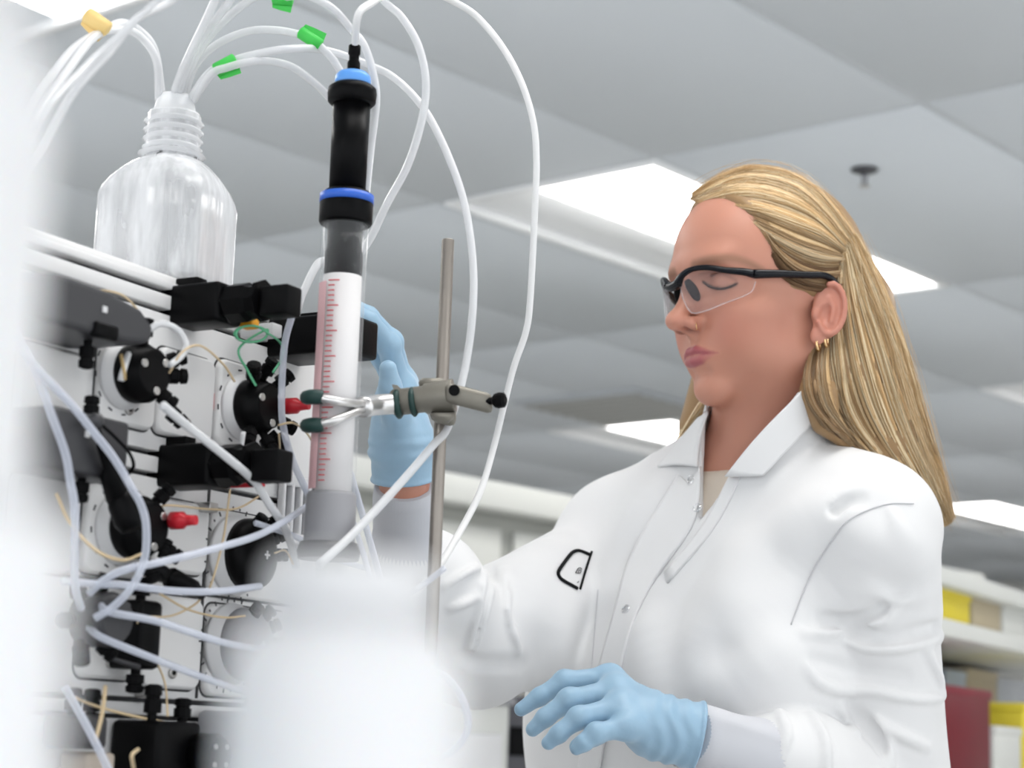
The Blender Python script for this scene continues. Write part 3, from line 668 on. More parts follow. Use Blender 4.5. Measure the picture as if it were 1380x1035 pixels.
tubing([(462, 610, 1.5), (474, 644, 1.5), (494, 713, 1.5), (510, 770, 1.5), (518, 810, 1.5)], 'thin clear tube dropping right of the column base', TUBEC, .0026)
tubing([(456, 640, 1.52), (468, 680, 1.52), (488, 740, 1.5), (505, 800, 1.45)], 'second thin clear tube dropping right of the column base', TUBEC, .0022)
tubing([PT(345, 705, .06), PT(372, 714, .05), PT(400, 724, .05), PT(440, 748, .05), PT(490, 765, .03)], 'clear tube leaving the domed dial valve towards the column foot', TUBEC, .0022)
tubing([(545, 905, 1.2), (590, 905, 1.2), (614, 925, 1.2), (629, 955, 1.2), (630, 985, 1.2), (612, 1012, 1.2), (580, 1030, 1.2)], 'thin clear loop of tube beside the white foreground bottle', TUBEC, .0022)
tubing([(600, 765, 1.35), (575, 785, 1.35), (548, 803, 1.35), (520, 815, 1.35)], 'faint clear tube end under the raised sleeve', TUBEC, .0022)

# ------------------------------------------------------------------ blurred white containers close to the lens
MILK = mat('milky_bottle_plastic', (.84, .845, .86), .45, sss=.15)
def fore_bottle(px, d, ytop, rb, rc, ysh, label, band=None, group=None, tilt=0):
    p = W(px, 1000, d); zb = BENCH
    t_ = empty('plastic_bottle', (p[0], p[1], zb), 0, label, 'bottle')
    kk = d / F; zt = W(px, ytop, d)[2] - zb; zsh = W(px, ysh, d)[2] - zb
    rb, rc = rb * kk, rc * kk
    MB().lathe((0, 0, 0), (0, 0, 1), [(0, rb * .9), (.004, rb), (zsh * .55, rb), (zsh - rb * .15, rb * .98), (zsh, rb * .9), (zsh + (zt - zsh) * .25, rc * 1.12), (zsh + (zt - zsh) * .32, rc * .94), (zt - .002, rc * .9)], 40).build('body', MILK, t_)
    c_ = MB().lathe((0, 0, zsh + (zt - zsh) * .38), (0, 0, 1), [(0, rc), ((zt - zsh) * .5, rc), ((zt - zsh) * .6, rc * .94), ((zt - zsh) * .62, rc * .85)], 32).build('cap', WHITEP, t_)
    if band: MB().lathe((0, 0, band[0]), (0, 0, 1), [(0, rb * 1.005), (band[1], rb * 1.005)], 40, caps=False).build('label_band', band[2], t_)
    return t_
fore_bottle(462, .275, 752, 165, 112, 880, 'large out of focus white bottle in the foreground, bottom centre')
LAB = mat('pale_blue_label', (.74, .83, .90), .6)
fore_bottle(-345, .25, -80, 350, 300, 40, 'tall out of focus white container filling the left edge', band=(.05, .165, LAB))
fore_bottle(-70, .215, 610, 150, 90, 720, 'short out of focus white bottle at the lower left corner')

# ------------------------------------------------------------------ blurred lab furniture in the background
EW = math.atan2(E2[1], E2[0])
p0 = W(598, 640, 5.2); ztop = p0[2]
wc = empty('wall_cabinet', (p0[0], p0[1], ztop - .42), EW, 'long white wall cabinet blurred behind the stand and raised sleeve', 'cabinet')
OFFW = mat('offwhite_laminate', (.72, .73, .70), .5)
MB().box((1.3, .20, .20), (3.4, .36, .40), .004).build('body', mat('cabinet_shade_grey', (.46, .47, .44), .6), wc)
MB().box((1.3, .17, .38), (3.5, .46, .075), .004).build('valance', OFFW, wc)
for k in range(5): 
    d_ = MB().box((-.05 + .66 * k, .01, .165), (.60, .02, .27), .004).build('door', OFFW, wc)
    MB().cyl((.2 + .66 * k, -.012, .06), (.2 + .66 * k, -.012, .14), .006).build('handle', STEEL, d_)
p0 = W(640, 1000, 4.0)
t = empty('storage_cabinet', (p0[0], p0[1], 0), EW - .35, 'white floor cabinet seen under the raised arm', 'cabinet')
hz = W(640, 948, 4.0)[2]
MB().box((-.08, .2, hz / 2), (.32, .4, hz), .004).build('body', OFFW, t); MB().box((-.08, .2, hz + .008), (.34, .42, .016), .003).build('top', GREY, t)
MB().box((-.08, -.006, hz / 2), (.28, .012, hz - .12), .003).build('door', WHITEP, t)
p0 = W(735, 1000, 4.15); hz = W(700, 938, 4.15)[2]
t = empty('equipment_cabinet', (p0[0], p0[1], 0), EW - .35, 'dark grey equipment cabinet between the white cabinet and the coat', 'cabinet')
MB().box((0, .15, hz / 2), (.22, .3, hz), .004).build('body', mat('slate_metal', (.10, .10, .115), .5), t)
MB().box((0, -.004, hz * .92), (.18, .01, .06), .002).build('vent_panel', BLACK, t)
# shelving with supplies at the right edge
SD = 4.2
pA = W(1330, 848, SD); rk = empty('storage_shelf', (pA[0], pA[1], 0), UA, 'open metal shelving with supplies at the right edge', 'shelf')
zA = pA[2]; zC = W(1330, 1045, SD)[2]; zB = W(1330, 782, SD)[2]
for z, nm in ((zA, 'shelf_board'), (zC, 'shelf_board'), (.5, 'shelf_board'), (zB, 'top_board')):
    MB().box((.35, .22, z - .018), (1.7, .46, .036), .004).build(nm, OFFW, rk)
for x in (-.48, 1.18):
    for y in (.01, .43): MB().box((x, y, zB / 2), (.035, .035, zB), .004).build('upright', STEEL, rk)
MB().box((.35, .44, (zC + zB) / 2), (1.66, .01, zB - zC), 0).build('back_panel', mat('tan_back_panel', (.42, .38, .31), .7), rk)
ru = lambda x, y, z: np.array([pA[0], pA[1], 0]) + U * x - N * y + Z * z
def carton(x0, x1, ytop, zb, m, name, label, cat, dep=.22, yo=.03, lid=None):
    """box on a shelf given its pixel edges"""
    def sx(px):                       # along-shelf position of a pixel column at the front plane
        r = ray(px, 900); t_ = (np.dot(pA - CAM, N) - yo) / np.dot(r, N); return (CAM + r * t_ - pA) @ U
    a, b = sx(x0), sx(x1); zt = W((x0 + x1) / 2, ytop, SD)[2]
    t = empty(name, ru((a + b) / 2, yo + dep / 2, zb), UA, label, cat)
    MB().box((0, 0, (zt - zb) / 2), (b - a, dep, zt - zb), .006).build('body', m, t)
    MB().box((0, 0, (zt - zb) + .002), ((b - a) * 1.03, dep * 1.03, .02), .004).build('lid', lid or m, t)
    return t
YEL = mat('yellow_card', (.80, .66, .05), .6); TAN = mat('tan_card', (.50, .43, .30), .7)
carton(1262, 1308, 806, zA, YEL, 'supply_box', 'yellow box on the upper shelf beside her sleeve', 'box')
carton(1312, 1350, 800, zA, TAN, 'supply_box', 'tan box on the upper shelf right of the yellow box', 'box')
carton(1354, 1400, 808, zA, OFFW, 'supply_box', 'off-white box on the upper shelf at the picture edge', 'box')
carton(1268, 1334, 936, zC, mat('dark_red_plastic', (.17, .010, .02), .45), 'storage_bin', 'dark red plastic bin on the lower shelf beside her sleeve', 'bin', .2, .02, mat('deep_red_lid', (.22, .02, .035), .45))
carton(1276, 1302, 893, zC, mat('pale_blue_card', (.55, .62, .70), .6), 'supply_box', 'pale blue box standing behind the dark red bin', 'box', .1, .25)
carton(1304, 1344, 886, zC, TAN, 'supply_box', 'tall tan carton on the lower shelf behind the bins', 'box', .1, .25)
carton(1346, 1400, 896, zC, mat('cool_grey_card', (.50, .52, .55), .6), 'supply_box', 'grey carton on the lower shelf at the picture edge', 'box', .1, .25)
carton(1340, 1375, 985, zC, OFFW, 'supply_box', 'low white tray box in front on the lower shelf', 'box', .2, .02)
carton(1378, 1420, 950, zC, YEL, 'supply_box', 'yellow bag-like box on the lower shelf at the picture edge', 'box', .2, .02)

# ------------------------------------------------------------------ signed-distance sculpting toolkit
def ln(a): return np.sqrt((a * a).sum(-1))
def sph(p, c, r): return ln(p - np.asarray(c)) - r
def ell(p, c, r, M=None):
    q = p - np.asarray(c)
    if M is not None: q = q @ M
    r = np.asarray(r, float); k0 = ln(q / r); k1 = ln(q / (r * r)) + 1e-9
    return k0 * (k0 - 1.0) / k1
def cone(p, a, b, ra, rb):
    a = np.asarray(a, float); b = np.asarray(b, float); ba = b - a
    h = np.clip(((p - a) @ ba) / (ba @ ba + 1e-12), 0, 1)
    return ln(p - a - h[:, None] * ba) - (ra + (rb - ra) * h)
def smin(a, b, k):
    h = np.maximum(k - np.abs(a - b), 0) / k; return np.minimum(a, b) - h * h * k * .25
def smax(a, b, k): return -smin(-a, -b, k)
def chain(p, pts, rr, k=None):
    d = None
    for i in range(len(pts) - 1):
        e = cone(p, pts[i], pts[i + 1], rr[i], rr[i + 1]); d = e if d is None else (np.minimum(d, e) if k is None else smin(d, e, k))
    return d

def polygonise(f, lo, hi, h, refine=1):
    """naive surface nets on a narrow band of blocks"""
    lo = np.asarray(lo, float); B = 8; n = (np.ceil((np.asarray(hi) - lo) / h / B).astype(int) + 1) * B
    nb = n // B; g = np.stack(np.meshgrid(*[np.arange(k) for k in nb], indexing='ij'), -1).reshape(-1, 3)
    ctr = lo + (g * B + B / 2 - .5) * h; dc = f(ctr)
    V = np.repeat(np.repeat(np.repeat(np.where(dc > 0, 1., -1.).astype(np.float32).reshape(nb), B, 0), B, 1), B, 2)
    act = g[np.abs(dc) < B * h * 1.25]
    o = np.stack(np.meshgrid(*[np.arange(B)] * 3, indexing='ij'), -1).reshape(-1, 3)
    for s in range(0, len(act), 1500):
        idx = (act[s:s + 1500, None, :] * B + o[None]).reshape(-1, 3); V[idx[:, 0], idx[:, 1], idx[:, 2]] = f(lo + idx * h)
    ins = V < 0
    cs = np.zeros(tuple(np.array(V.shape) - 1), np.int8)
    for dx in (0, 1):
        for dy in (0, 1):
            for dz in (0, 1): cs += ins[dx:dx + cs.shape[0], dy:dy + cs.shape[1], dz:dz + cs.shape[2]]
    cell = np.argwhere((cs > 0) & (cs < 8)); cid = -np.ones(cs.shape, np.int32); cid[tuple(cell.T)] = np.arange(len(cell))
    acc = np.zeros((len(cell), 3)); cnt = np.zeros(len(cell))
    for ax in range(3):
        o1, o2 = [k for k in range(3) if k != ax]
        for u in (0, 1):
            for w in (0, 1):
                a = np.zeros(3, int); a[o1] = u; a[o2] = w; b = a.copy(); b[ax] = 1
                va = V[tuple((cell + a).T)]; vb = V[tuple((cell + b).T)]; m = (va < 0) != (vb < 0)
                t = np.where(m, va / np.where(m, va - vb, 1), 0); pt = cell + a; pt = pt.astype(float); pt[:, ax] += t
                acc[m] += pt[m]; cnt[m] += 1
    P = lo + acc / cnt[:, None] * h; faces = []
    for ax in range(3):
        o1, o2 = [(1, 2), (2, 0), (0, 1)][ax]
        sl0 = [slice(None)] * 3; sl1 = [slice(None)] * 3; sl0[ax] = slice(0, -1); sl1[ax] = slice(1, None)
        e = np.argwhere(ins[tuple(sl0)] != ins[tuple(sl1)])
        e = e[(e[:, o1] > 0) & (e[:, o2] > 0) & (e[:, o1] < cs.shape[o1]) & (e[:, o2] < cs.shape[o2])]
        flip = ins[tuple(e.T)]; q = []
        for u, w in ((1, 1), (0, 1), (0, 0), (1, 0)):
            c = e.copy(); c[:, o1] -= u; c[:, o2] -= w; q.append(cid[tuple(c.T)])
        q = np.stack(q, 1); q[~flip] = q[~flip][:, ::-1]; faces.append(q)
    Fc = np.vstack(faces); Fc = Fc[(Fc >= 0).all(1)]
    for _ in range(refine):
        d = f(P); e = h * .5; G = np.stack([f(P + np.eye(3)[k] * e) - f(P - np.eye(3)[k] * e) for k in range(3)], 1) / (2 * e)
        P = P - np.clip(d / ((G * G).sum(1) + 1e-6), -h, h)[:, None] * G
    return P, Fc
def mesh_from(P, Fc, name, material, parent=None, colors=None, origin=None):
    me = bpy.data.meshes.new(name); Q = P if origin is None else P - np.asarray(origin)
    me.vertices.add(len(Q)); me.vertices.foreach_set('co', Q.astype(np.float32).ravel())
    me.loops.add(Fc.size); me.loops.foreach_set('vertex_index', Fc.astype(np.int32).ravel())
    me.polygons.add(len(Fc)); me.polygons.foreach_set('loop_start', np.arange(0, Fc.size, Fc.shape[1], dtype=np.int32))
    me.polygons.foreach_set('use_smooth', np.ones(len(Fc), bool)); me.update(calc_edges=True); me.validate()
    if colors is not None:
        at = me.color_attributes.new('tone', 'FLOAT_COLOR', 'POINT'); c4 = np.ones((len(P), 4), np.float32); c4[:, :3] = colors; at.data.foreach_set('color', c4.ravel())
    me.materials.append(material); o = link(bpy.data.objects.new(name, me))
    if origin is not None: o.location = [float(c) for c in origin]
    if parent is not None: o.parent = parent
    return o
def march(f, px, t0=1.4, t1=2.5):
    """first hit of the rays through pixels with the solid f; rays that miss give their closest point"""
    px = np.atleast_2d(np.asarray(px, float)); D = np.stack([ray(*q) for q in px]); L = ln(D); t = np.full(len(px), t0); best = np.full(len(px), 9.); bt = t.copy(); act = np.arange(len(px))
    for _ in range(70):
        d = f(CAM + D[act] * t[act][:, None]); m = d < best[act]; best[act[m]] = d[m]; bt[act[m]] = t[act[m]]
        t[act] += np.where(d > .0004, d * .8, 0) / L[act]; act = act[(d > .0004) & (t[act] < t1) & (d < best[act] + .03)]
        if not len(act): break
    return CAM + D * bt[:, None]
def grad(f, P, e=.002): 
    G = np.stack([f(P + np.eye(3)[k] * e) - f(P - np.eye(3)[k] * e) for k in range(3)], 1); return G / (ln(G)[:, None] + 1e-9)
def tone_material(name, rough=.5, sss=0.0, bump=None, spec=.5, sheen=0.0):
    m = mat(name, (.5, .5, .5), rough, sss=sss, bump=bump, spec=spec, sheen=sheen); nt = m.node_tree
    a = nt.nodes.new('ShaderNodeVertexColor'); a.layer_name = 'tone'; nt.links.new(a.outputs[0], nt.nodes['Principled BSDF'].inputs['Base Color']); return m

# ------------------------------------------------------------------ the woman: landmarks
BY = math.radians(37); BLv = np.array([math.cos(BY), -math.sin(BY), 0]); BF = np.array([-math.sin(BY), -math.cos(BY), 0])
HY = math.radians(63); HP = math.radians(-7); HR = math.radians(0)
hl = np.array([math.cos(HY), -math.sin(HY), 0]); hf0 = np.array([-math.sin(HY), -math.cos(HY), 0])
hf = hf0 * math.cos(HP) + Z * math.sin(HP); hu = np.cross(hl, -hf); hu = hu if hu[2] > 0 else -hu
HM = np.stack([hl, hf, hu], 1)                # head space: x her left, y forward, z up
EAR = W(1097, 410, 1.865); HS = 1.0
HO = EAR - .072 * hl
def hw(p): return HO + HM @ (np.asarray(p, float) * HS)
def toh(P): return ((P - HO) @ HM) / HS
LS, LE, LW = W(1174, 714, 1.84), W(1192, 1080, 1.845), W(925, 990, 1.665)
RS, RE, RW = W(836, 740, 2.02), W(630, 864, 1.85), W(545, 648, 1.715)
RC = W(548, 752, 1.752)                       # end of the right sleeve
NB = W(1010, 650, 1.935)                      # neck base
SM = W(992, 712, 1.935)                       # between the shoulders
TW = W(900, 960, 1.95)                       # waist
HIP = np.array([TW[0] + .01, TW[1], .80])
FEET = np.array([HIP[0], HIP[1], 0.0])

# ------------------------------------------------------------------ head
UL = [(0, .0968, -.0352), (.006, .0966, -.0344), (.016, .0930, -.0372), (.0290, .0862, -.0405)]; LLp = [(0, .0952, -.0444), (.011, .0935, -.0440), (.0280, .0862, -.0412)]
def head_sdf(P):
    p = toh(P); ax = np.abs(p[:, 0]); s = p.copy(); s[:, 0] = ax      # mirrored copy
    d = ell(p, (0, -.006, .046), (.0735, .095, .086))
    d = smin(d, ell(p, (0, .036, .068), (.060, .052, .056)), .03)
    d = smin(d, ell(p, (0, .028, .020), (.060, .062, .076)), .03)
    d = smin(d, ell(p, (0, .034, -.038), (.047, .052, .045)), .03)
    d = smin(d, ell(s, (.040, .010, -.046), (.013, .032, .020)), .03)           # jaw angle
    d = smin(d, ell(p, (0, .076, -.072), (.021, .018, .0165)), .022)              # chin
    d = smin(d, ell(s, (.041, .058, -.002), (.024, .022, .018)), .022)            # cheekbone
    d = smin(d, ell(s, (.031, .060, -.026), (.021, .023, .025)), .024)            # cheek
    d = smin(d, ell(p, (0, .074, -.040), (.026, .022, .021)), .016)               # mouth mound
    d = smin(d, ell(s, (.022, .078, .049), (.024, .014, .009)), .016)             # brow
    d = smin(d, ell(p, (0, .083, .050), (.014, .010, .010)), .014)
    d = smax(d, -ell(s, (.031, .104, .029), (.018, .022, .0125)), .014)           # eye socket
    d = smin(d, sph(s, (.0315, .0715, .0275), .0132), .005)                       # lidded eye
    d = smax(d, -cone(s, (.0205, .0835, .0365), (.043, .0795, .0375), .0012, .0012), .0035)   # lid crease
    # nose
    d = smin(d, cone(p, (0, .086, .034), (0, .1100, -.002), .0065, .0085), .012)
    d = smin(d, ell(p, (0, .1130, -.0050), (.0098, .0100, .0090)), .007)
    d = smin(d, ell(s, (.0122, .0990, -.0090), (.0065, .0098, .0070)), .006)
    d = smin(d, cone(p, (0, .102, -.012), (0, .092, -.021), .0055, .005), .006)
    d = smax(d, -ell(s, (.0064, .1035, -.0155), (.0034, .0065, .0042)), .003)
    d = smax(d, -cone(s, (.0185, .100, -.004), (.0185, .095, -.014), .0015, .0015), .006)
    d = smax(d, -cone(p, (0, .1035, -.0225), (0, .1045, -.0300), .0022, .0024), .006)     # philtrum
    # lips
    d = smin(d, chain(s, UL, [.0038, .0040, .0032, .0010]), .0032)
    d = smin(d, chain(s, LLp, [.0052, .0046, .0010]), .0034)
    d = smax(d, -chain(s, [(0, .1015, -.0393), (.011, .0990, -.0392), (.0310, .0895, -.0412)], [.0010, .0010, .0012]), .0025)
    d = smax(d, -cone(s, (0, .0985, -.0575), (.012, .0940, -.0570), .004, .003), .010)    # below the lip
    # ear
    t = math.radians(14); ct, st = math.cos(t), math.sin(t); fl = math.radians(22)
    q = s - np.array([.0715, -.006, -.007]); yy = q[:, 1] * ct + q[:, 2] * st; zz = -q[:, 1] * st + q[:, 2] * ct
    e = np.stack([q[:, 0] * math.cos(fl) + yy * math.sin(fl), -q[:, 0] * math.sin(fl) + yy * math.cos(fl), zz], 1)   # flared ear space
    ed = ell(e, (.003, -.008, .001), (.0052, .0160, .0275))
    ed = smin(ed, ell(e, (.004, .000, -.026), (.0042, .0072, .0085)), .006)
    th = np.linspace(-.3, 4.05, 13)
    hel = [(.0082, -.008 - .0145 * math.sin(a) * (1 if math.sin(a) > 0 else .75), .002 + .0255 * math.cos(a)) for a in th]
    ed = smin(ed, chain(e, hel, [.0030] * 13), .003)
    ed = smax(ed, -ell(e, (.0105, -.0045, -.004), (.0068, .0074, .0110)), .003)
    ed = smax(ed, -chain(e, [(.0100, -.0125, -.010), (.0105, -.0165, .004), (.0098, -.012, .018)], [.0016] * 3), .003)
    ed = smin(ed, chain(e, [(.0070, -.0110, -.010), (.0072, -.0115, .004), (.0068, -.007, .013)], [.0022] * 3), .003)
    ed = smin(ed, ell(e, (.0055, .0055, -.005), (.0034, .0030, .0056)), .003)
    d = smin(d, ed, .005)
    # neck
    n0, n1 = toh(NB[None])[0], None
    d = smin(d, cone(p, (0, -.020, -.035), n0 + np.array([0, -.004, 0]), .052, .056), .030)
    d = smin(d, cone(p, (0, .012, -.072), n0 + np.array([0, .022, .010]), .026, .030), .030)
    d = smin(d, cone(s, (.048, -.020, -.045), n0 + np.array([.012, .030, .004]), .010, .010), .022)  # neck muscle
    return d * HS
lo = np.minimum(HO - .14, NB - .09); hi = np.maximum(HO + .15, NB + .09); lo[2] = NB[2] - .055
Ph, Fh = polygonise(head_sdf, lo, hi, .0017)
hp = toh(Ph); sx = np.abs(hp[:, 0]); sp_ = hp.copy(); sp_[:, 0] = sx
colr = np.tile(np.array([.555, .258, .180]), (len(hp), 1))
def paint(mask, c): 
    global colr
    m = np.clip(mask, 0, 1)[:, None]; colr = colr * (1 - m) + np.asarray(c) * m
paint(.55 * np.exp(-(((sx - .042) / .022) ** 2 + ((hp[:, 2] + .018) / .022) ** 2)) * (hp[:, 1] > .02), (.53, .20, .145))
paint(.40 * np.exp(-(sx / .014) ** 2 - ((hp[:, 1] - .112) / .012) ** 2 - ((hp[:, 2] + .008) / .010) ** 2), (.53, .205, .155))
paint(.5 * np.clip((sx - .068) / .006, 0, 1) * (hp[:, 1] < .02) * (hp[:, 1] > -.05) * np.clip((.045 - np.abs(hp[:, 2])) / .012, 0, 1), (.52, .20, .15))
lipd = np.minimum(chain(sp_, UL, [.0038, .0039, .0030, .0008]), chain(sp_, LLp, [.0050, .0044, .0008]))
paint(np.clip((.0016 - lipd) / .0014, 0, 1) * .92, (.36, .08, .10))
BROW = toh(march(head_sdf, spline(np.array([(936, 357), (958, 350), (986, 348), (1010, 355), (1026, 364)], float), 4))); browd = chain(sp_, BROW, np.linspace(.0034, .0014, len(BROW)))
paint(np.clip((.004 - browd) / .005, 0, 1) * .66, (.25, .13, .075))
paint(np.exp(-(((sp_ - np.array([.0315, .083, .0295])) / np.array([.016, .02, .009])) ** 2).sum(1)) * .4, (.50, .25, .20))
onface = lambda px: toh(march(head_sdf, spline(np.array(px, float), 4)))
LASH = onface([(948, 380), (957, 386), (969, 389), (982, 387), (993, 382)])
lashd = chain(sp_, LASH, [.0004] * len(LASH))
paint(np.clip((.0017 - lashd) / .0012, 0, 1) * .9, (.07, .035, .03))
LIDC = onface([(944, 370), (958, 367), (976, 370), (992, 378)]); lidc = chain(sp_, LIDC, [.0004] * len(LIDC))
paint(np.clip((.0022 - lidc) / .0020, 0, 1) * .55, (.30, .13, .10))
nostr = np.exp(-(((sp_ - np.array([.0064, .1025, -.0145])) / np.array([.0038, .0058, .0030])) ** 2).sum(1)); paint(nostr * .8, (.10, .03, .025))
for c in ((.058, .055, -.012), (.052, .03, -.02), (.045, .058, -.062), (.060, .034, .016), (.047, .06, -.03)):   # small moles
    paint(np.exp(-(ln((hp - np.array(c)) * np.array([.35, 1, 1])) / .0012) ** 2) * .6, (.25, .11, .08))
SKIN = tone_material('skin', .46, sss=.12, bump=(900, .06, .0004))
# ------------------------------------------------------------------ the clothed figure below the head
def bodyL(P, c): q = P - c; return np.stack([q @ BLv, q @ BF, q[:, 2]], 1)
def torso_sdf(P, grow=0.0):
    q = bodyL(P, SM); tw = bodyL(TW[None], SM)[0]; hp_ = bodyL(HIP[None], SM)[0]
    s = q * np.array([1, 1 / .70, 1]); sc = lambda v: np.asarray(v) * np.array([1, 1 / .70, 1])
    d = cone(s, sc((0, .006, -.115)), sc(tw), .142, .138) * .78
    d = smin(d, cone(s, sc(tw), sc(hp_), .138, .160) * .78, .05)
    d = smin(d, cone(P, LS, RS, .055, .057), .05)
    d = smin(d, ell(q, (.062, .060, -.155), (.062, .055, .068)), .05); d = smin(d, ell(q, (-.062, .060, -.155), (.062, .055, .068)), .05)
    d = smin(d, cone(P, NB + Z * .022 - BF * .018, LS + Z * .006, .050, .042), .05); d = smin(d, cone(P, NB + Z * .022 - BF * .018, RS + Z * .012, .052, .046), .05)
    return d - grow
def arms_sdf(P, r=(.060, .052, .040, .030)):
    d = smin(cone(P, LS, LE, r[0], r[1]), cone(P, LE, LW, r[2], r[3]), .02)
    return np.minimum(d, smin(cone(P, RS, RE, r[0], r[1]), cone(P, RE, RW, r[2], r[3]), .02))
def body_sdf(P):
    d = torso_sdf(P, -.024)
    d = smin(d, cone(P, LS, LE, .040, .036), .03); d = smin(d, cone(P, LE, LW, .032, .021), .02)
    d = smin(d, cone(P, RS, RE, .040, .036), .03); d = smin(d, cone(P, RE, RC, .034, .024), .02); d = smin(d, cone(P, RC, RW, .024, .023), .01)
    for s in (-1, 1):
        k = HIP + BLv * .085 * s; f_ = FEET + BLv * .10 * s
        d = smin(d, cone(P, k, f_ + Z * .46 + BF * .01, .075, .052), .03); d = smin(d, cone(P, f_ + Z * .46 + BF * .01, f_ + Z * .06, .052, .034), .02)
        d = smin(d, cone(P, f_ + Z * .035 - BF * .05, f_ + Z * .03 + BF * .12, .032, .026), .03)
    d = smin(d, cone(P, HO - hu * .05 - hf * .015, NB, .046, .050), .03)
    return d
def blim(*pts, pad=.12): A = np.array(pts); return A.min(0) - pad, A.max(0) + pad
lo, hi = blim(LS, LE, LW, RS, RE, RW, HIP, pad=.14); lo[2] = -.01; hi[2] = NB[2] + .04
Pb, Fb = polygonise(body_sdf, lo, hi, .007, 0)
colb = np.tile(np.array([.555, .258, .180]), (len(Pb), 1))
person = mesh_from(np.vstack([Ph, Pb]), np.vstack([Fh, Fb + len(Ph)]), 'person', SKIN, None, np.vstack([colr, colb]), FEET)
tag(person, 'woman in white lab coat, safety glasses and blue gloves reaching towards the instrument', 'person')
PF = FEET
def pmesh(P, Fc, name, m, parent=person, colors=None): return mesh_from(P - PF, Fc, name, m, parent, colors)
def pmb(mb, name, m, parent=person):
    mb.v = [tuple(np.array(v) - PF) for v in mb.v]; return mb.build(name, m, parent)

# ------------------------------------------------------------------ lab coat
LC = LE + (LW - LE) * .62
NCUT = lambda P: cone(P, NB - Z * .05 + BF * .010, HO - hu * .06, .0615, .0590)
_n = lambda P: cone(P, NB - Z * .04 + BF * .010, HO - hu * .07, .0690, .0650)
c1, c2, c3 = march(_n, [(1084, 524), (980, 645), (955, 562)]); CN = np.cross(c2 - c1, c3 - c1); CN = nrm(CN if CN[2] > 0 else -CN)
def coat_base(P):
    d = torso_sdf(P, .006)
    d = np.minimum(d, 9)
    hem = HIP + np.array([0, 0, -.20]); q = bodyL(P, HIP) * np.array([1, 1 / .75, 1]); h2 = bodyL(hem[None], HIP)[0]
    d = smin(d, cone(q, np.zeros(3), h2, .185, .215) * .8, .04)
    sl = cone(P, LS - Z * .004, LE, .057, .064); sl = smin(sl, smin(cone(P, LE, LC + (LE - LC) * .22, .058, .052), cone(P, LC + (LE - LC) * .26, LC + (LE - LC) * .04, .052, .043), .02), .010)
    sr = cone(P, RS - Z * .004, RE, .055, .056); sr = smin(sr, cone(P, RE, RC + (RE - RC) * .3, .058, .048), .012); sr = smin(sr, cone(P, RC + (RE - RC) * .3, RC, .048, .034), .02)
    sr = smin(sr, cone(P, W(735, 850, 1.93), W(645, 880, 1.865), .050, .046), .03)
    d = smin(d, sl, .007); d = smin(d, sr, .016)
    d = smin(d, smax(_n(P), (P - c1) @ CN, .004), .012)
    d = smax(d, -NCUT(P), .003)
    d = smax(d, (HIP[2] - .19) - P[:, 2], .01)
    return d
FOLD = []
def folds(lst, r, k, sgn, depth):
    for px in lst:
        n = max(6, int(sum(math.dist(px[i], px[i + 1]) for i in range(len(px) - 1)) / 14))
        q = spline(np.array(px, float), 8); q = q[np.linspace(0, len(q) - 1, n).astype(int)]
        P = march(coat_base, q); G = grad(coat_base, P); w = np.sin(np.linspace(.25, math.pi - .25, n)) ** .5
        C_ = P - G * (r - depth * w[:, None]) if sgn > 0 else P + G * (r - depth * w[:, None])
        FOLD.append((C_, r, k, sgn, C_.min(0) - r - k - .01, C_.max(0) + r + k + .01))
ridges = [[(1084, 854), (1126, 853), (1163, 845), (1190, 832), (1206, 816)],
          [(1140, 861), (1163, 873), (1193, 875), (1232, 869), (1267, 858)],
          [(1090, 900), (1100, 917), (1126, 929), (1177, 930), (1211, 939), (1248, 943), (1270, 941)],
          [(1248, 874), (1262, 909), (1271, 935)],
          [(1179, 972), (1206, 986), (1232, 999), (1248, 1007)], [(1182, 975), (1193, 999), (1200, 1030)], [(1131, 954), (1142, 972), (1153, 990)],
          [(1174, 794), (1206, 810), (1243, 802)],
          [(1050, 960), (1060, 990), (1052, 1020)], [(1095, 965), (1110, 1000), (1112, 1035)],
          [(653, 775), (646, 810), (634, 860), (631, 880), (640, 870), (648, 845), (656, 815), (663, 786)],
          [(672, 775), (679, 800), (682, 830), (692, 853)], [(608, 819), (625, 812), (641, 805)], [(690, 850), (700, 880)],
          [(1201, 688), (1207, 708), (1216, 726)], [(600, 790), (622, 775), (645, 764)]]
folds(ridges, .0042, .0060, 1, .0068)
soft = [[(1120, 700), (1080, 745), (1040, 800), (1000, 840)], [(1000, 760), (960, 830), (930, 900), (915, 980)], [(1085, 690), (1030, 740), (985, 800)],
        [(880, 660), (845, 720), (820, 790)], [(770, 800), (752, 870), (745, 960)], [(870, 860), (885, 920), (890, 990)], [(1170, 740), (1150, 780), (1120, 810)], [(1215, 740), (1245, 770), (1255, 820)],
        [(1040, 880), (990, 920), (960, 925)], [(735, 745), (715, 775), (712, 820)]]
folds(soft, .018, .028, 1, .0085)
valleys = [[(1130, 690), (1142, 678), (1158, 674)], 
           [(658, 764), (659, 778)], [(1160, 965), (1180, 985), (1185, 1010)], [(628, 884), (640, 893), (670, 895), (704, 896)], [(1100, 890), (1150, 902), (1220, 912)],
           [(1110, 838), (1160, 832), (1185, 822)], [(1150, 850), (1200, 858), (1255, 846)]]
folds(valleys, .006, .009, -1, .0045)
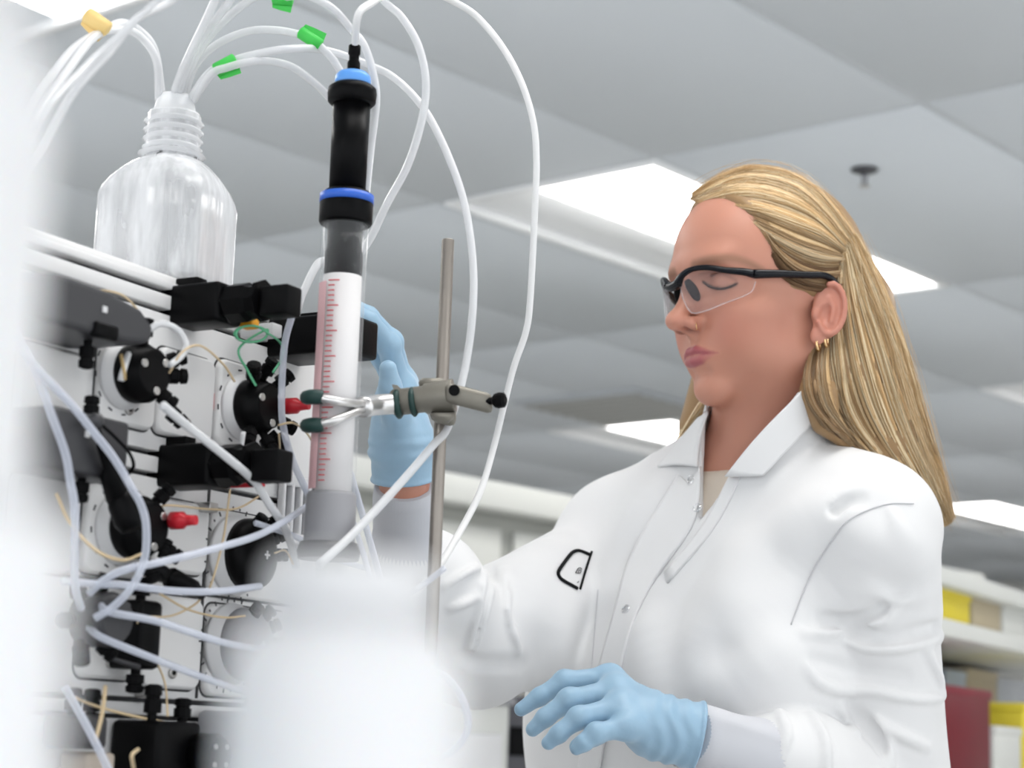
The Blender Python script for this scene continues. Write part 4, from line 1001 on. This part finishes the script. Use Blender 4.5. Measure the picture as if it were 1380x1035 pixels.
def coat_sdf(P):
    d = coat_base(P)
    for C_, r, k, sgn, a, b in FOLD:
        m = ((P > a) & (P < b)).all(1)
        if not m.any(): continue
        e = chain(P[m], C_, [r] * len(C_)); d[m] = smin(d[m], e, k) if sgn > 0 else smax(d[m], -e, k)
    d = d + .0013 * np.sin(P[:, 0] * 43 + P[:, 2] * 31 + 2 * np.sin(P[:, 1] * 37)) * np.sin(P[:, 2] * 27 - P[:, 1] * 29 + P[:, 0] * 13)
    return d
# V neck opening cut along the chest direction
A_, TL, TR = march(coat_base, [(941, 702), (944, 606), (992, 632)])
def vcut(P):
    fwd = nrm(BF + Z * .05)
    def pl(a, b):
        n = nrm(np.cross(b - a, fwd)); m = (TL + TR + A_) / 3
        if (m - a) @ n > 0: n = -n
        return (P - a) @ n
    return np.maximum(np.maximum(pl(A_, TL), pl(A_, TR)), -((P - A_) @ fwd) - .055)
coat_full = lambda P: smax(coat_sdf(P), -vcut(P), .003)
lo, hi = blim(LS, LE, LC, RS, RE, RC, pad=.11); lo[2] = HIP[2] - .21; hi[2] = NB[2] + .06
lo[:2] = np.minimum(lo[:2], HIP[:2] - .24); hi[:2] = np.maximum(hi[:2], HIP[:2] + .24)
Pc, Fc_ = polygonise(coat_full, lo, hi, .0029)
COAT = mat('lab_coat_cotton', (.785, .785, .79), .78, bump=(700, .10, .0006), sheen=.1)
coat = pmesh(Pc, Fc_, 'lab_coat', COAT)

def sheet(rows, f, off, th, name, m, parent, sub=6, n=16):
    """cloth panel between pixel polylines laid on the solid f"""
    R_ = [spline(np.array(r, float), 8) for r in rows]; R_ = [r[np.linspace(0, len(r) - 1, n)[:, None].astype(int)[:, 0]] for r in R_]
    G_ = np.array(R_); T_ = np.linspace(0, len(rows) - 1, (len(rows) - 1) * sub + 1); Q = np.array([G_[int(min(t, len(rows) - 2))] * (1 - (t - int(min(t, len(rows) - 2)))) + G_[int(min(t, len(rows) - 2)) + 1] * (t - int(min(t, len(rows) - 2))) for t in T_])
    a, b = Q.shape[:2]; P = march(f, Q.reshape(-1, 2)); Gd = grad(f, P, .006)
    P = (P + Gd * off).reshape(a, b, 3)
    for _ in range(4):                          # relax away noise
        P[1:-1] = P[1:-1] * .5 + (P[:-2] + P[2:]) * .25; P[:, 1:-1] = P[:, 1:-1] * .5 + (P[:, :-2] + P[:, 2:]) * .25
    Gd = Gd.reshape(a, b, 3); V = np.vstack([P.reshape(-1, 3), (P - Gd * th).reshape(-1, 3)]); N_ = a * b
    q = np.array([[i * b + j, i * b + j + 1, (i + 1) * b + j + 1, (i + 1) * b + j] for i in range(a - 1) for j in range(b - 1)])
    rim = [i * b for i in range(a)] + [(a - 1) * b + j for j in range(1, b)] + [i * b + b - 1 for i in range(a - 2, -1, -1)] + [j for j in range(b - 2, 0, -1)]
    rq = np.array([[rim[i], rim[(i + 1) % len(rim)], rim[(i + 1) % len(rim)] + N_, rim[i] + N_] for i in range(len(rim))])
    o = pmesh(V, np.vstack([q, q[:, ::-1] + N_, rq]), name, m, parent)
    bm = bmesh.new(); bm.from_mesh(o.data); bmesh.ops.recalc_face_normals(bm, faces=bm.faces[:]); bm.to_mesh(o.data); bm.free(); return o
# sweater under the coat
SWEAT = mat('beige_knit', (.66, .58, .49), .9, bump=(420, .5, .0012))
def sweater_sdf(P):
    d = torso_sdf(P, -.010)
    rib = smax(cone(P, NB - Z * .05 + BF * .010, NB + Z * .030 - BF * .004, .066, .058), (P - NB) @ nrm(Z + BF * .5) - .030, .006)
    d = smin(d, rib, .012)
    d = smax(d, -cone(P, NB - Z * .01 + BF * .004, HO - hu * .06, .050, .048), .004)
    return smax(d, (NB[2] - .22) - P[:, 2], .01)
lo, hi = blim(LS, RS, NB, pad=.10); lo[2] = NB[2] - .24; hi[2] = NB[2] + .06
Ps, Fs = polygonise(sweater_sdf, lo, hi, .004, 1); pmesh(Ps, Fs, 'sweater', SWEAT)
# collar flaps folded over the neck opening
neckx = lambda P: smin(coat_base(P), _n(P), .01)
sheet([[(1086, 519), (1062, 545), (1033, 575), (1007, 606), (979, 643)], [(1092, 540), (1070, 566), (1042, 596), (1018, 622), (1000, 643)], [(1099, 562), (1076, 588), (1052, 616), (1038, 632), (1029, 642)]], neckx, .0050, .003, 'collar', COAT, coat)
sheet([[(957, 556), (950, 578), (945, 600), (943, 618), (943, 630)], [(950, 562), (932, 588), (920, 606), (915, 618), (915, 628)], [(946, 564), (925, 590), (908, 609), (897, 622), (889, 632)]], neckx, .0048, .003, 'collar', COAT, coat)
# front placket with its overlapping edge, and stitched facing on the other side
cs_ = coat_sdf
sheet([[(916, 640), (868, 714), (842, 770), (828, 830), (808, 900), (786, 1000), (776, 1070)], [(932, 655), (900, 725), (868, 780), (848, 840), (824, 905), (804, 1000), (794, 1070)], [(945, 628), (942, 698), (912, 742), (885, 778), (864, 815), (850, 850), (838, 902), (818, 985), (803, 1070)]], cs_, .0030, .0035, 'placket', COAT, coat, n=30)
sheet([[(984, 641), (962, 684), (938, 722), (896, 772)], [(998, 643), (976, 690), (950, 730), (900, 786)]], cs_, .0018, .003, 'facing', COAT, coat)
SEAM = mat('seam_thread', (.62, .62, .64), .8)
def seam(px, name='seam', r=.0007, m=SEAM, off=.0004, parent=coat, f=None):
    q = spline(np.array(px, float), 8); f = f or coat_sdf; P = march(f, q); P = P + grad(f, P, .005) * off; return pmb(MB().tube(P, r, 5), name, m, parent)
seam([(1118, 733), (1140, 704), (1171, 687), (1201, 679), (1231, 679)]); seam([(1118, 733), (1098, 765), (1080, 805), (1066, 842)])
seam([(806, 795), (803, 830), (800, 870), (797, 905)], r=.0005)
# snap fasteners
SNAP = mat('snap_metal', (.72, .72, .73), .25, metal=1.0)
for x, y in ((934, 648), (846, 823), (942, 686)):
    c = march(coat_sdf, [(x, y)]); g = grad(coat_sdf, c, .006)[0]; c = c[0] + g * .0032; u = nrm(np.cross(g, Z)); w_ = np.cross(g, u); mb = MB()
    mb.tube([c + (u * math.cos(a) + w_ * math.sin(a)) * .0042 for a in np.linspace(0, 2 * math.pi, 17)], .0008, 6)
    mb.lathe(c - g * .0012, g, [(0, .004), (.0012, .0038), (.0016, .0022)], 14); pmb(mb, 'snap_fastener', SNAP, coat)
# printed emblem cut off by the coat fold: outline, letter and dot
INK = mat('black_print', (.004, .004, .005), .6, spec=.2)
emb = seam([(797.5, 744), (795, 751), (789, 769), (781.5, 794)], 'emblem', .0013, INK, .0006)
p = lambda x, y: (730 + x / 11.5, 720 + y / 11.5)
seam([p(745, 320), p(650, 280), p(560, 258), p(480, 285), p(420, 345), p(340, 450), p(265, 560), p(250, 620), p(290, 690), p(360, 740), p(460, 795), p(550, 845)], 'emblem_outline', .0019, INK, .0006, emb)
for L_ in ([p(525, 600), p(560, 605), p(595, 600), p(605, 570), p(590, 555), p(570, 570), p(562, 603)], [p(525, 600), p(545, 560), p(575, 525), p(605, 530), p(618, 552)], [p(548, 752), p(560, 745), p(570, 735)]):
    seam(L_, 'emblem_letter', .00038, INK, .0005, emb)
# knitted cuffs
def knit(name='cuff'):
    m = mat('ribbed_knit', (.66, .67, .71), .9); nt = m.node_tree; b = nt.nodes['Principled BSDF']
    return m
KN = knit()
def cuff(a, b, ra, rb, n=110):
    a = np.asarray(a); b = np.asarray(b); x, y, dd = MB().frame(b - a); L_ = np.linalg.norm(b - a); vs_ = []; fs_ = []; K = 8
    for i in range(K + 1):
        t_ = i / K; r0 = ra + (rb - ra) * t_ + .0010 * math.sin(t_ * 9)
        for k in range(n):
            an = 2 * math.pi * k / n; r_ = r0 + (.0009 if k % 2 else -.0007); vs_.append(a + dd * L_ * t_ + (x * math.cos(an) + y * math.sin(an)) * r_)
    for i in range(K):
        for k in range(n): fs_.append([i * n + k, i * n + (k + 1) % n, (i + 1) * n + (k + 1) % n, (i + 1) * n + k])
    mb = MB().add(vs_, fs_); mb.f.append([K * n + k for k in range(n)]); mb.sm.append(False); return pmb(mb, 'cuff', KN, coat)
cuff(LC + (LE - LC) * .06, LW, .0365, .0275)
cuff(RC + nrm(RC - RW) * .012, W(546, 655, 1.717), .0335, .0265)
# trousers and shoes, below the picture
def trouser_sdf(P):
    d = None
    for s in (-1, 1):
        k = HIP + BLv * .085 * s; f_ = FEET + BLv * .10 * s
        e = smin(cone(P, k, f_ + Z * .46 + BF * .01, .092, .070), cone(P, f_ + Z * .46 + BF * .01, f_ + Z * .10, .070, .058), .02); d = e if d is None else smin(d, e, .02)
    return smax(d, .07 - P[:, 2], .005)
lo, hi = blim(HIP, FEET, pad=.22); lo[2] = .05; hi[2] = HIP[2] + .1
Pt, Ft = polygonise(trouser_sdf, lo, hi, .010, 1); pmesh(Pt, Ft, 'trousers', mat('dark_trousers', (.03, .035, .05), .8))
for s in (-1, 1):
    f_ = FEET + BLv * .10 * s
    sh = lambda P: smax(smin(cone(P, f_ + Z * .045 - BF * .055, f_ + Z * .038 + BF * .125, .045, .038), cone(P, f_ + Z * .05, f_ + Z * .10, .046, .046), .03), -P[:, 2] + .001, .004)
    lo, hi = blim(f_ - BF * .06, f_ + BF * .13, pad=.06); lo[2] = -.01; hi[2] = .16
    Pq, Fq = polygonise(sh, lo, hi, .008, 1); pmesh(Pq, Fq, 'shoe', mat('black_shoe', (.01, .01, .011), .4))

# ------------------------------------------------------------------ gloves
GLOVE = mat('blue_nitrile', (.32, .49, .64), .42, bump=(160, .25, .0012), var=(35, .05), sss=.05)
def glove(J, wrist, cuffend, radii, rw, extra=(), name='glove', h=.0017):
    w0 = W(*wrist); c0 = W(*cuffend); ax_ = nrm(c0 - w0)
    fp = [[W(*q) for q in f_] for f_ in J]
    def f(P):
        d = cone(P, w0 - ax_ * .018, c0, rw, rw * 1.06)
        for q, r_ in zip(fp[:4], radii[:4]):
            d = smin(d, cone(P, w0 - ax_ * .012, q[0], rw * .62, r_[0] * 1.12), .016)
        for i in range(3): d = smin(d, cone(P, fp[i][0], fp[i + 1][0], radii[i][0], radii[i + 1][0]), .010)
        fd = None
        for q, r_ in zip(fp, radii):
            e = chain(P, q, r_, .004); e = smin(e, sph(P, q[1], r_[1] * 1.0), .006); fd = e if fd is None else np.minimum(fd, e)
        d = smin(d, fd, .0065)
        for a, b, r1, r2, k in extra: d = smin(d, cone(P, W(*a), W(*b), r1, r2), k)
        t_ = (P - c0) @ ax_
        d = d + .0010 * np.sin(((P - w0) @ ax_) * 420 + 3 * np.sin(P[:, 2] * 90)) * np.exp(-((((P - w0) @ ax_) + .004) / .020) ** 2)   # gathered wrinkles at the wrist
        d = d + .00012 * np.sin(P[:, 0] * 300 + P[:, 2] * 210) * np.sin(P[:, 2] * 260 - P[:, 1] * 190)
        rim = np.abs(ln((P - c0) - t_[:, None] * ax_) - rw * 1.07); d = smin(d, np.sqrt(rim ** 2 + t_ ** 2) - .0016, .003)
        d = smax(d, t_ - .0015, .001)
        return d
    A = np.array([q for f_ in fp for q in f_] + [w0, c0]); P, Fg = polygonise(f, A.min(0) - .045, A.max(0) + .045, h)
    return pmesh(P, Fg, name, GLOVE)
rad = [[.0112, .0092, .0080, .0064], [.0112, .0095, .0082, .0066], [.0108, .0090, .0078, .0063], [.0100, .0082, .0072, .0058], [.013, .0115, .0098, .0075]]
g1 = glove([[(822, 915, 1.697), (761, 918, 1.687), (727, 939, 1.680), (702, 956, 1.677)],
            [(830, 932, 1.674), (767, 943, 1.657), (735, 967, 1.652), (718, 983, 1.652)],
            [(836, 953, 1.650), (780, 967, 1.632), (753, 989, 1.627), (739, 1001, 1.627)],
            [(845, 979, 1.630), (803, 988, 1.617), (787, 1001, 1.614), (777, 1009, 1.614)],
            [(880, 975, 1.707), (835, 975, 1.727), (802, 990, 1.727), (778, 1006, 1.722)]], (908, 985, 1.664), (939, 992, 1.665), [[r_ * .95 for r_ in q] for q in rad], .0275)
g2 = glove([[(538, 522, 1.700), (524, 464, 1.680), (497, 432, 1.660), (470, 416, 1.645)],
            [(541, 518, 1.722), (527, 460, 1.702), (497, 426, 1.680), (468, 408, 1.664)],
            [(540, 524, 1.742), (520, 462, 1.722), (492, 434, 1.700), (468, 420, 1.686)],
            [(536, 535, 1.760), (514, 482, 1.742), (492, 458, 1.722), (474, 446, 1.71)],
            [(545, 600, 1.690), (534, 556, 1.672), (526, 522, 1.662), (523, 497, 1.657)]], (543, 622, 1.713), (544, 644, 1.716), rad, .0262, [((541, 600, 1.700), (532, 545, 1.705), .022, .016, .02)])

# ------------------------------------------------------------------ hair
def hair_sdf(P):
    p = toh(P); s = p.copy(); s[:, 0] = np.abs(s[:, 0])
    d = ell(p, (0, -.008, .050), (.0800, .1010, .0960)); d = smin(d, ell(p, (0, .034, .070), (.064, .056, .0600)), .02)
    yh = np.where(p[:, 2] > .067, .0445 + .44 * (p[:, 2] - .067), .0445 + .16 * (p[:, 2] - .067))
    d = smax(d, (p[:, 1] - yh) * .9, .006)
    d = smax(d, -ell(s, (.079, .014, -.030), (.040, .034, .042)), .008)
    d = smin(d, ell(P, BUN, (.024, .024, .022)), .02)
    e = chain(P, BACK, BR, .02); d = smin(d, e, .022)
    d = smin(d, chain(P, LOCK, [.010, .017, .019, .014, .006]), .012)
    d = smin(d, chain(P, FARH, [.030, .030, .024, .012]), .02)
    m = d < .02
    if m.any(): d[m] = smax(d[m], -coat_base(P[m]) - .004, .006)
    return d
BUN = W(1108, 338, 1.935)
BACK = [W(*q) for q in ((1100, 345, 1.955), (1134, 420, 1.935), (1146, 500, 1.925), (1174, 580, 1.935), (1222, 652, 1.965), (1260, 712, 1.975))]; BR = [.034, .049, .050, .045, .026, .006]
LOCK = [W(*q) for q in ((1124, 462, 1.905), (1112, 488, 1.880), (1103, 530, 1.856), (1112, 568, 1.852), (1140, 598, 1.865))]
FARH = [W(*q) for q in ((1010, 440, 2.06), (968, 520, 2.05), (945, 575, 2.05), (925, 610, 2.06))]
lo, hi = blim(HO + .05, HO - .09, *BACK, *FARH, pad=.075)
Phr, Fhr = polygonise(hair_sdf, lo, hi, .003)
HAIR = tone_material('blonde_hair', .38, bump=None, spec=.35)
hcol = np.tile(np.array([.33, .205, .10]), (len(Phr), 1)); 
hair = pmesh(Phr, Fhr, 'hair', HAIR, person, hcol)
top = [[(936, 264), (985, 232), (1040, 228), (1100, 254), (1150, 318)], [(934, 270), (985, 238), (1040, 234), (1095, 258), (1142, 322)], [(938, 271), (985, 250), (1040, 254), (1090, 278), (1139, 330)], [(958, 270), (1010, 268), (1060, 283), (1105, 303), (1138, 336)],
       [(985, 280), (1022, 293), (1070, 313), (1110, 328), (1138, 343)], [(1015, 295), (1042, 322), (1080, 346), (1115, 355), (1140, 352)], [(1036, 318), (1052, 348), (1080, 370), (1112, 375), (1137, 370)],
       [(1043, 345), (1062, 370), (1090, 383), (1120, 386), (1138, 385)], [(1052, 372), (1068, 384), (1095, 390), (1118, 396), (1132, 402)]]
down = [[(1150, 318), (1182, 380), (1213, 460), (1241, 560), (1269, 650), (1281, 700)], [(1142, 322), (1168, 380), (1198, 460), (1228, 560), (1260, 650), (1277, 704)], [(1138, 333), (1157, 400), (1183, 480), (1213, 580), (1252, 660), (1272, 708)], [(1135, 345), (1146, 410), (1162, 490), (1192, 580), (1238, 655), (1268, 708)],
        [(1132, 360), (1133, 420), (1141, 500), (1166, 570), (1216, 640), (1260, 700)], [(1128, 385), (1119, 440), (1111, 500), (1126, 560), (1172, 607), (1232, 665)], [(1122, 398), (1106, 450), (1092, 500), (1097, 545), (1127, 582), (1172, 616)],
        [(1116, 452), (1100, 474), (1088, 503), (1088, 537), (1107, 572)]]
far = [[(962, 540), (945, 570), (925, 600), (910, 622)], [(955, 528), (935, 560), (915, 590), (902, 612)]]
def strands(guides, n, M, rr, lift, dark, seed, jit=1.6, locks=26):
    r = np.random.default_rng(seed); G_ = []
    for g in guides:
        q = spline(np.array(g, float), 12); G_.append(q[np.linspace(0, len(q) - 1, M).round().astype(int)])
    G_ = np.array(G_); u = r.uniform(0, len(guides) - 1.001, n); lk = np.floor(u / (len(guides) - 1) * locks); c = (lk + .5) / locks * (len(guides) - 1)
    amt = r.uniform(.25, 1.0, n); u = np.clip(c + (u - c) * amt * 1.3, 0, len(guides) - 1.001); i = u.astype(int); f_ = (u - i)[:, None, None]
    Q = G_[i] * (1 - f_) + G_[i + 1] * f_
    t_ = np.linspace(0, 1, M); ph = r.uniform(0, 6.28, (n, 1)); fr = r.uniform(3, 9, (n, 1))
    Q[..., 0] += jit * np.sin(fr * t_ + ph) * r.uniform(.2, 1.6, (n, 1)); Q[..., 1] += jit * np.cos(fr * t_ * .9 + ph) * r.uniform(.2, 1.2, (n, 1))
    P = march(hair_sdf, Q.reshape(-1, 2)); Nn = grad(hair_sdf, P, .004); L_ = (r.uniform(*lift, n) * (.6 + .4 * np.cos(lk * 1.7)))[:, None] * np.ones(M)
    P = (P + Nn * L_.reshape(-1)[:, None]).reshape(n, M, 3); Nn = Nn.reshape(n, M, 3)
    for _ in range(3): P[:, 1:-1] = P[:, 1:-1] * .5 + (P[:, :-2] + P[:, 2:]) * .25
    T_ = np.gradient(P, axis=1); T_ /= ln(T_)[..., None] + 1e-9; B_ = np.cross(T_, Nn); B_ /= ln(B_)[..., None] + 1e-9; N2 = np.cross(B_, T_)
    w_ = rr * r.uniform(.6, 1.35, n)[:, None] * np.sin(np.linspace(.35, math.pi - .12, M)) ** .6
    ring = np.stack([P + (B_ * math.cos(a) * 1.5 + N2 * math.sin(a) * .8) * w_[..., None] for a in (0, 1.5708, 3.1416, 4.7124)], 2)
    V = ring.reshape(-1, 3); idx = np.arange(n * M * 4).reshape(n, M, 4)
    qd = np.concatenate([np.stack([idx[:, :-1, k], idx[:, :-1, (k + 1) % 4], idx[:, 1:, (k + 1) % 4], idx[:, 1:, k]], -1).reshape(-1, 4) for k in range(4)])
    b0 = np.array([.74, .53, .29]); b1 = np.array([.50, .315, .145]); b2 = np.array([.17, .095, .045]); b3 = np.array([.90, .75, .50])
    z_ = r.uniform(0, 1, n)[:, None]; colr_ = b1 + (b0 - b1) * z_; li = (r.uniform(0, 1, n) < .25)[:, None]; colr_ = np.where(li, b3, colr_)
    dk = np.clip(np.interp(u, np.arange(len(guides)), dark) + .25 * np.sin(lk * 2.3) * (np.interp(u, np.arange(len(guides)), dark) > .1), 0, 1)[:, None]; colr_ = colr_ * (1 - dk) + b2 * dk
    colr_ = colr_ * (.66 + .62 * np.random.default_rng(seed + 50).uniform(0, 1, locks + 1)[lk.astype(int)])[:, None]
    return V, qd, np.repeat(colr_, M * 4, 0)
VV = []; QQ = []; CC = []; b_ = 0
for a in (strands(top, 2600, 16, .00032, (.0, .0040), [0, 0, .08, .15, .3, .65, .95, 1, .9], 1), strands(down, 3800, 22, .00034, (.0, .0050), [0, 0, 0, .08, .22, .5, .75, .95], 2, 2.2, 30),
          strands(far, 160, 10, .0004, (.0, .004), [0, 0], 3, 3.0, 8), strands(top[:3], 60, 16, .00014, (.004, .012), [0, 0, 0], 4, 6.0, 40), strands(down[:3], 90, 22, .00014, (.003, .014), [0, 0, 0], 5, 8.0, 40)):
    VV.append(a[0]); QQ.append(a[1] + b_); CC.append(a[2]); b_ += len(a[0])
st_o = pmesh(np.vstack(VV), np.vstack(QQ), 'hair_strands', HAIR, hair, np.vstack(CC)); tag(st_o, kind='stuff')

# ------------------------------------------------------------------ safety glasses, lashes, jewellery
FRM = mat('black_frame', (.004, .005, .008), .24, spec=.3)
LENS = clear_material('clear_lens', .035, .45, (.60, .55, .58), .2)
gy = lambda x: .1125 - 9.8 * x * x
def gp(x, z, o=0.0): return hw((x, gy(abs(x)) + o, z - .0045))
ups = [(.009, .036), (.016, .0425), (.027, .0460), (.040, .0450), (.053, .0400), (.064, .0365), (.0695, .0335)]
frame = MB().tube(spline([gp(-.009, .036), gp(-.005, .0345), gp(0, .034), gp(.005, .0345), gp(.009, .036)], 5), .0048 * HS, 10)
frame = pmb(frame, 'safety_glasses', FRM); tag(frame, 'black half-rim safety glasses with clear lenses')
for s in (1, -1):
    pmb(MB().tube(spline([gp(x * s, z, .0008) for x, z in ups], 6), np.interp(np.linspace(0, 1, 37), [0, .12, .35, .7, 1], [.0046, .0034, .0026, .0032, .0042]) * HS, 10), 'rim', FRM, frame)
    o_ = spline(ups, 5)[:, :2] if False else np.array(spline([(a, b, 0) for a, b in ups], 5))[:, :2]
    lowr = np.array(spline([(.011, .028, 0), (.0135, .018, 0), (.021, .0045, 0), (.034, .0035, 0), (.050, .0085, 0), (.066, .0155, 0), (.0700, .0260, 0)], 5))[:, :2]
    Vv = []; Ff = []; K = 7; nn = len(o_)
    for t_ in np.linspace(0, 1, K):
        for q in range(nn): x, z = o_[q] * (1 - t_) + lowr[q] * t_; Vv.append(gp(x * s, z))
    for i in range(K - 1):
        for q in range(nn - 1): Ff.append([i * nn + q, i * nn + q + 1, (i + 1) * nn + q + 1, (i + 1) * nn + q])
    mb = MB(); mb.add(Vv, Ff); lo_ = pmb(mb, 'lens', LENS, frame); sd = lo_.modifiers.new('thick', 'SOLIDIFY'); sd.thickness = .0018
    pmb(MB().tube([gp(x * s, z) for x, z in lowr], .0006, 6), 'lens_edge', clear_material('lens_edge_clear', .18, .7, (.8, .78, .8)), lo_)
    tp = spline([gp(.0695 * s, .0335, .0006), hw((.0765 * s, .040, .0282)), hw((.0795 * s, .012, .0272)), hw((.0815 * s, -.010, .0262)), hw((.0785 * s, -.024, .019)), hw((.0725 * s, -.033, .006))], 6)
    pmb(MB().tube(tp, np.interp(np.linspace(0, 1, len(tp)), [0, .3, .6, 1], [.0046, .0036, .0034, .0024]) * HS, 10), 'temple', FRM, frame)
    pmb(MB().tube(spline([hw((.0085 * s, .1020, .034)), hw((.0125 * s, .0985, .024)), hw((.0150 * s, .0945, .013))], 5), np.array([.0030, .0036, .0042, .0046, .0048, .0050, .0048, .0046, .0042, .0034, .0016]) * HS, 10), 'nose_pad', BLACKR, frame)
    ey = [hw(q * np.array([s, 1, 1]) + np.array([0, .0007, -.0002])) for q in LASH]
    pmb(MB().tube(ey, np.interp(np.linspace(0, 1, len(ey)), [0, .3, .8, 1], [.0004, .0009, .0011, .0005]), 6), 'eyelashes', mat('lash', (.05, .03, .025), .6), person)
GOLD = mat('gold', (.90, .62, .32), .2, metal=1.0)
for c, r_ in (((.0745, .0015, -.0395), .0062), ((.0770, -.0065, -.0365), .0056)):
    pmb(MB().tube([hw(np.array(c) + np.array([.35 * math.sin(a), .55 * math.sin(a), math.cos(a)]) * r_) for a in np.linspace(0, 2 * math.pi, 21)], .0013, 8), 'earring', GOLD)
c = np.array([.0165, .1005, -.0125]); pmb(MB().tube([hw(c + np.array([.5 * math.sin(a), .4 * math.sin(a), math.cos(a)]) * .0034) for a in np.linspace(0, 2 * math.pi, 15)], .0005, 6), 'nose_ring', GOLD)
